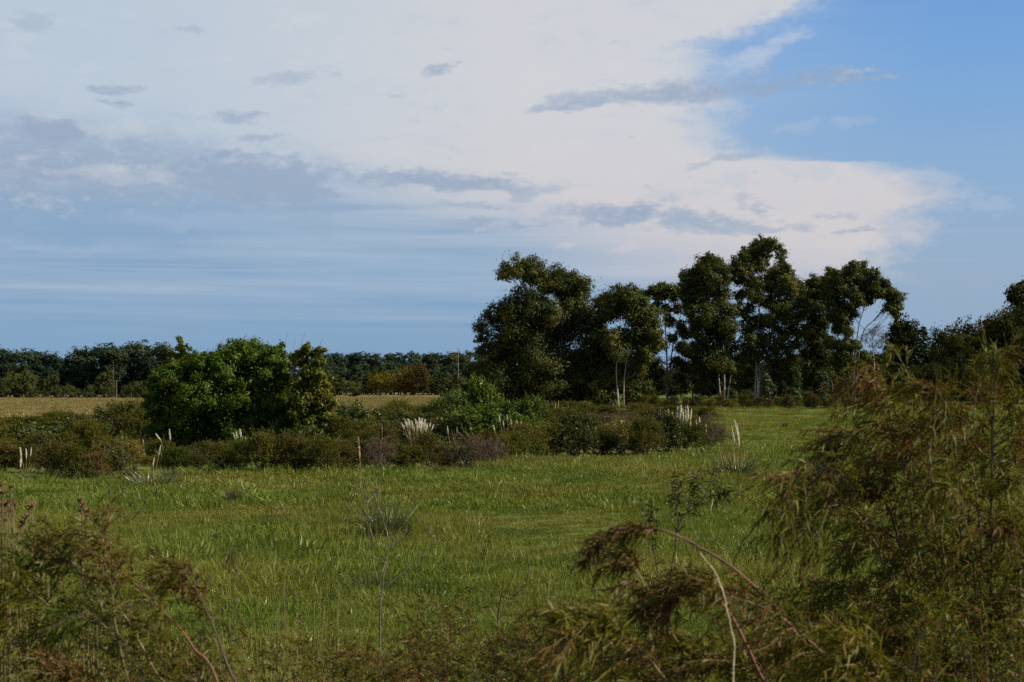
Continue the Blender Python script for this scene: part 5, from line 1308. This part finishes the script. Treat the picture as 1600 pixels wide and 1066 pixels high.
D2 = 3.9
o = near_foot(330, D2)
leftb = thing('arching_shrub', 'rusty feathery shrub among seed heads in the near corner by the dead weed', 'shrub', o)
left = [
    [(440, 1560), (350, 1110), (300, 1012), (246, 948), (196, 898), (152, 866), (104, 846), (66, 850)],
    [(400, 1560), (300, 1150), (240, 1050), (190, 965), (132, 900), (72, 872), (30, 884)],
    [(340, 1560), (200, 1150), (130, 1010), (70, 936), (12, 906)],
    [(460, 1560), (390, 1150), (346, 1030), (316, 958), (286, 908), (246, 884)],
    [(260, 1560), (130, 1150), (90, 1000), (62, 910), (52, 850)],
    [(320, 1560), (220, 1150), (184, 1000), (172, 920), (162, 850), (150, 822)],
    [(220, 1560), (30, 1100), (-20, 950), (-30, 850)],
    [(380, 1560), (290, 1200), (242, 1100), (200, 1016), (142, 964), (90, 964)],
    [(300, 1560), (170, 1200), (110, 1090), (60, 1020), (10, 990)],
    [(360, 1560), (250, 1240), (190, 1130), (130, 1060), (70, 1050)],
    [(450, 1560), (380, 1220), (330, 1110), (290, 1040), (240, 1010)],
    [(420, 1560), (340, 1180), (280, 1090), (250, 1000), (246, 930)],
]
for k, ln in enumerate(left):
    feather_branch(leftb, o, S_(ln, D2), 0.0046 if k < 4 else 0.0036, 'red_stem' if k == 0 else ('dark_twig' if k in (3, 7) else 'olive_stem'), ('rusty_feather', 'weed_leaf', 'feather_leaf')[k % 3], 46, 28, 0.18, 0.028, 0.0034, start=0.45, droop=0.45, jitter=0.3, wind=(-0.15, 0, 0))

# ---------------------------------------------------------------- upright leafy weeds and tall stems along the bottom edge
def fine_weed(label, px, top, d, spread, n_b, leaf, group, br=0.13, nbr=20, nl=16):
    """A bushy fine-leaved weed: several upright branches with short leafy shoots."""
    o = near_foot(px, d)
    t = thing('leafy_weed', label, 'weed', o, 0, group)
    yg = HORIZON + (CAM_H - o[2]) * FPX / d
    for k in range(n_b):
        dx_ = random.uniform(-1, 1) * spread; ty = top + random.uniform(0, 0.28) * (1090 - top) + abs(dx_) * 0.25
        ln = [(px + dx_ * 0.1, yg, d), (px + dx_ * 0.35, yg * 0.5 + ty * 0.5, d), (px + dx_ * 0.75 + random.uniform(-8, 8), yg * 0.2 + ty * 0.8, d), (px + dx_ + random.uniform(-14, 14), ty, d)]
        feather_branch(t, o, ln, 0.0032, random.choice(['olive_stem', 'dark_twig', 'red_stem']), leaf if random.random() < 0.7 else random.choice(['weed_leaf', 'rusty_feather', 'feather_leaf']), nbr, nl, br, 0.027, 0.0038, start=0.36, jitter=0.25, droop=0.35, wind=(-0.08, 0, 0.05), bushy=1.2)
    return t
G1 = 'fine weeds between the bare twiggy weed and the red arching branch'
fine_weed('bushy fine-leaved weed with a pinkish top, tallest under the bare twiggy weed', 742, 908, 6.2, 46, 6, 'weed_leaf', None, 0.16)
for k, (px, top, d) in enumerate(((690, 950, 6.0), (784, 965, 5.8), (646, 985, 5.8), (606, 1008, 5.6), (838, 975, 5.6), (884, 955, 5.4), (560, 1024, 5.4), (716, 1005, 5.2), (920, 1000, 5.2), (770, 1010, 5.0), (660, 1030, 5.0), (850, 1020, 4.8), (955, 965, 5.0), (985, 1015, 4.6), (510, 1015, 5.6), (590, 1045, 4.8), (800, 1045, 4.6), (900, 1045, 4.5), (455, 1020, 5.0))):
    fine_weed('bushy fine-leaved weed low between the bare twiggy weed and the red arching branch', px, top - 26, d, 54, 6, ('weed_leaf', 'weed_leaf', 'feather_leaf', 'rusty_feather')[k % 4], G1)
G2 = 'fine weeds tangled into the rusty shrub'
for k in range(17):
    px = -40 + k * 24 + random.uniform(-8, 8); top = 880 + max(0, px - 120) * 0.35 + random.uniform(-20, 90)
    fine_weed('fine-leaved weed tangled into the rusty feathery shrub among seed heads', px, top, random.uniform(4.4, 5.6), 60, 4, ('weed_leaf', 'rusty_feather', 'weed_leaf', 'feather_leaf')[k % 4], G2)
G3 = 'fine weeds at the foot of the large drooping shrub'
for k in range(18):
    px = 1150 + k * 28 + random.uniform(-8, 8); top = random.uniform(880, 1010)
    fine_weed('fine-leaved weed growing through the foot of the large drooping shrub', px, top, random.uniform(3.9, 5.4), 60, 4, ('feather_leaf', 'weed_leaf', 'rusty_feather')[k % 3], G3, 0.15)

def stem_clump(label, px, top, d, n, mat, r=0.0028, spread=0.24, group=None):
    b = at(px, 900, d); b[2] = float(ground_z(b[0], b[1])); h = (at(px, top, d) - b)[2]
    t = thing('tall_grass', label, 'tall grass', b, 0, group)
    g = Geo()
    for _ in range(n):
        a = RNG.random() * 6.283; q = RNG.uniform(0, spread)
        tip = V3(q * math.cos(a) * 1.6, q * math.sin(a), h * RNG.uniform(0.55, 1.05))
        tube(g, bez([V3(q * .6 * math.cos(a), q * .6 * math.sin(a), -0.03), tip * V3(.75, .75, .5) + RNG.normal(0, .012, 3), tip], 7), np.linspace(r, r * 0.5, 7), 3)
    obj('stems', g.mesh('stems', M[mat]), t, kind='stuff')
    g = Geo(); m = n * 3; a = RNG.random(m) * 6.283; q = RNG.uniform(0, spread, m)
    p = np.stack([q * np.cos(a), q * np.sin(a), RNG.uniform(0, 0.4, m) * h], -1)
    straps(g, p, np.stack([np.cos(a) * .3, np.sin(a) * .3, np.ones(m)], -1) + RNG.normal(0, .15, (m, 3)), h * RNG.uniform(0.25, 0.5, m), 0.0055, RNG.uniform(0.1, 0.6, m), seg=4)
    obj('blades', g.mesh('blades', M['grass']), t, kind='stuff')
    return t
M['green_straw'] = leaf_mat('green_straw', (0.13, 0.13, 0.045), (0.21, 0.19, 0.08), (0.09, 0.11, 0.03), patch=3.0, trans=0.15, gloss=0.04)
for px, top, d, n, lb in ((500, 930, 7.0, 34, 'upright straw-green grass stems beside the rusty shrub, closest to the bare twiggy weed'), (450, 945, 6.6, 34, 'upright straw-green grass stems right against the rusty feathery shrub'), (400, 960, 6.0, 30, 'short grass stems rising through the rusty feathery shrub edge'),
                          (545, 975, 6.2, 26, 'thin grass stems low under the bare twiggy weed'), (60, 890, 5.6, 26, 'pale grass stems behind the seed heads of the rusty shrub'), (15, 850, 6.2, 24, 'tall pale grass stems at the outer edge of the rusty shrub'), (110, 930, 5.0, 24, 'yellowish grass stems inside the rusty shrub'), (828, 868, 11.5, 6, 'few yellow straw blades in the field beside the crooked stalk'),
                          (180, 985, 4.6, 20, 'low yellowish grass stems inside the rusty shrub'), (1420, 960, 5.4, 16, 'grass stems under the large drooping shrub'), (1250, 1010, 5.0, 14, 'grass stems between the red branch and the large drooping shrub')):
    stem_clump(lb, px, top, d, n, 'green_straw')

# seed heads on stalks
def seed_mesh():
    g = Geo(); n = 46; d = unit(rnd_dirs(n) + V3(0, 0, .35))
    rhombs(g, d * 0.45, d, rnd_dirs(n), 0.9, 0.34)
    ball = rnd_dirs(40); rhombs(g, ball * 0.28, np.cross(ball, rnd_dirs(40)), ball, 0.5, 0.34)
    return g.mesh('seed_head', M['seed_head'])
SEEDS = [seed_mesh() for _ in range(3)]
def seed_plant(label, d, heads, root_px, mat='olive_stem', size=0.013):
    b = at(root_px, 900, d); b[2] = float(ground_z(b[0], b[1]))
    t = thing('seed_head_plant', label, 'dry plant', b)
    for x, y in heads:
        p = at(x, y, d + RNG.uniform(-.12, .12)) - b
        g = Geo(); tube(g, bez([V3(RNG.normal(0, .03), RNG.normal(0, .03), -0.03), p * V3(.7, .7, .55) + RNG.normal(0, .02, 3), p], 9), np.linspace(0.003, 0.0016, 9), 4)
        st = obj('stalk', g.mesh('stalk', M[mat]), t)
        s = obj('seed_head', random.choice(SEEDS), st); s.location = tuple(map(float, p)); k = size * random.uniform(0.8, 1.25); s.scale = (k, k, k); s.rotation_euler = (random.uniform(-.4, .4), random.uniform(-.4, .4), random.uniform(0, 6.28))
seed_plant('dry plant with clustered brown seed heads at the outer edge over the rusty shrub', 4.6, [(4, 790), (10, 786), (20, 783), (14, 797), (3, 801), (22, 789), (17, 762), (5, 770), (0, 757), (8, 812)], 30)
seed_plant('dry plant with brown seed heads, second in from the outer edge over the rusty shrub', 4.5, [(46, 793), (50, 790), (40, 808), (36, 817), (33, 822), (28, 834), (44, 842), (52, 850)], 70)
seed_plant('dry plant with pale tan seed heads beside the dark dead weed', 4.7, [(125, 782), (128, 789), (130, 795), (136, 799), (124, 800), (137, 806)], 165)
seed_plant('dry plant with low scattered seed heads inside the rusty shrub', 4.4, [(62, 886), (58, 892), (72, 868), (80, 876), (12, 860), (20, 872), (48, 866), (95, 905), (150, 935), (200, 950)], 110)
seed_plant('lone stalk with one dark brown seed head in the field by the grass stems', 7.5, [(443, 889)], 440, size=0.014)
seed_plant('stalk with two small seed heads in the field over the dark straggly tuft', 9.0, [(352, 868), (375, 860), (360, 852)], 358, size=0.012)
seed_plant('stalks with faded seed heads among the straw-green grass stems', 6.6, [(505, 936), (490, 940), (470, 962), (519, 976), (428, 975), (545, 958)], 490, size=0.012)

# bare pale stems that stand in the edge of the thicket, and small growth before it
for px, base, top, dd in ((102, 742, 700, 39.5), (174, 741, 704, 39.0), (330, 738, 700, 39.5), (520, 737, 690, 39.5), (640, 735, 690, 40.0), (728, 729, 680, 42.0), (742, 728, 684, 42.0), (812, 722, 676, 44.0), (1112, 700, 655, 52.0), (962, 712, 668, 47.0)):
    twig_plant('bare_weed', 'bare pale stems standing out of the shrubs along the edge of the thicket', dd, forks([[(px, base), (px + 2, (base + top) / 2), (px - 2, top + 6), (px + 3, top)]], 6, px, 24), 'dead_twig', 0.012)['group'] = 'bare stems along the thicket edge'
for k in range(30):
    px = random.uniform(-20, 1120); base = float(np.interp(px, [q[0] for q in EDGE_PX], [q[1] for q in EDGE_PX])) + random.uniform(-1, 7)
    tussock('grass_tuft', 'rough grass tuft in front of the thicket edge', px, base, base - random.uniform(8, 22), random.uniform(7, 16), random.choice(['tussock', 'dark_tuft', 'dark_tuft', 'grass']), 110, 0.014, 0.9)['group'] = 'rough grass tufts before the thicket edge'
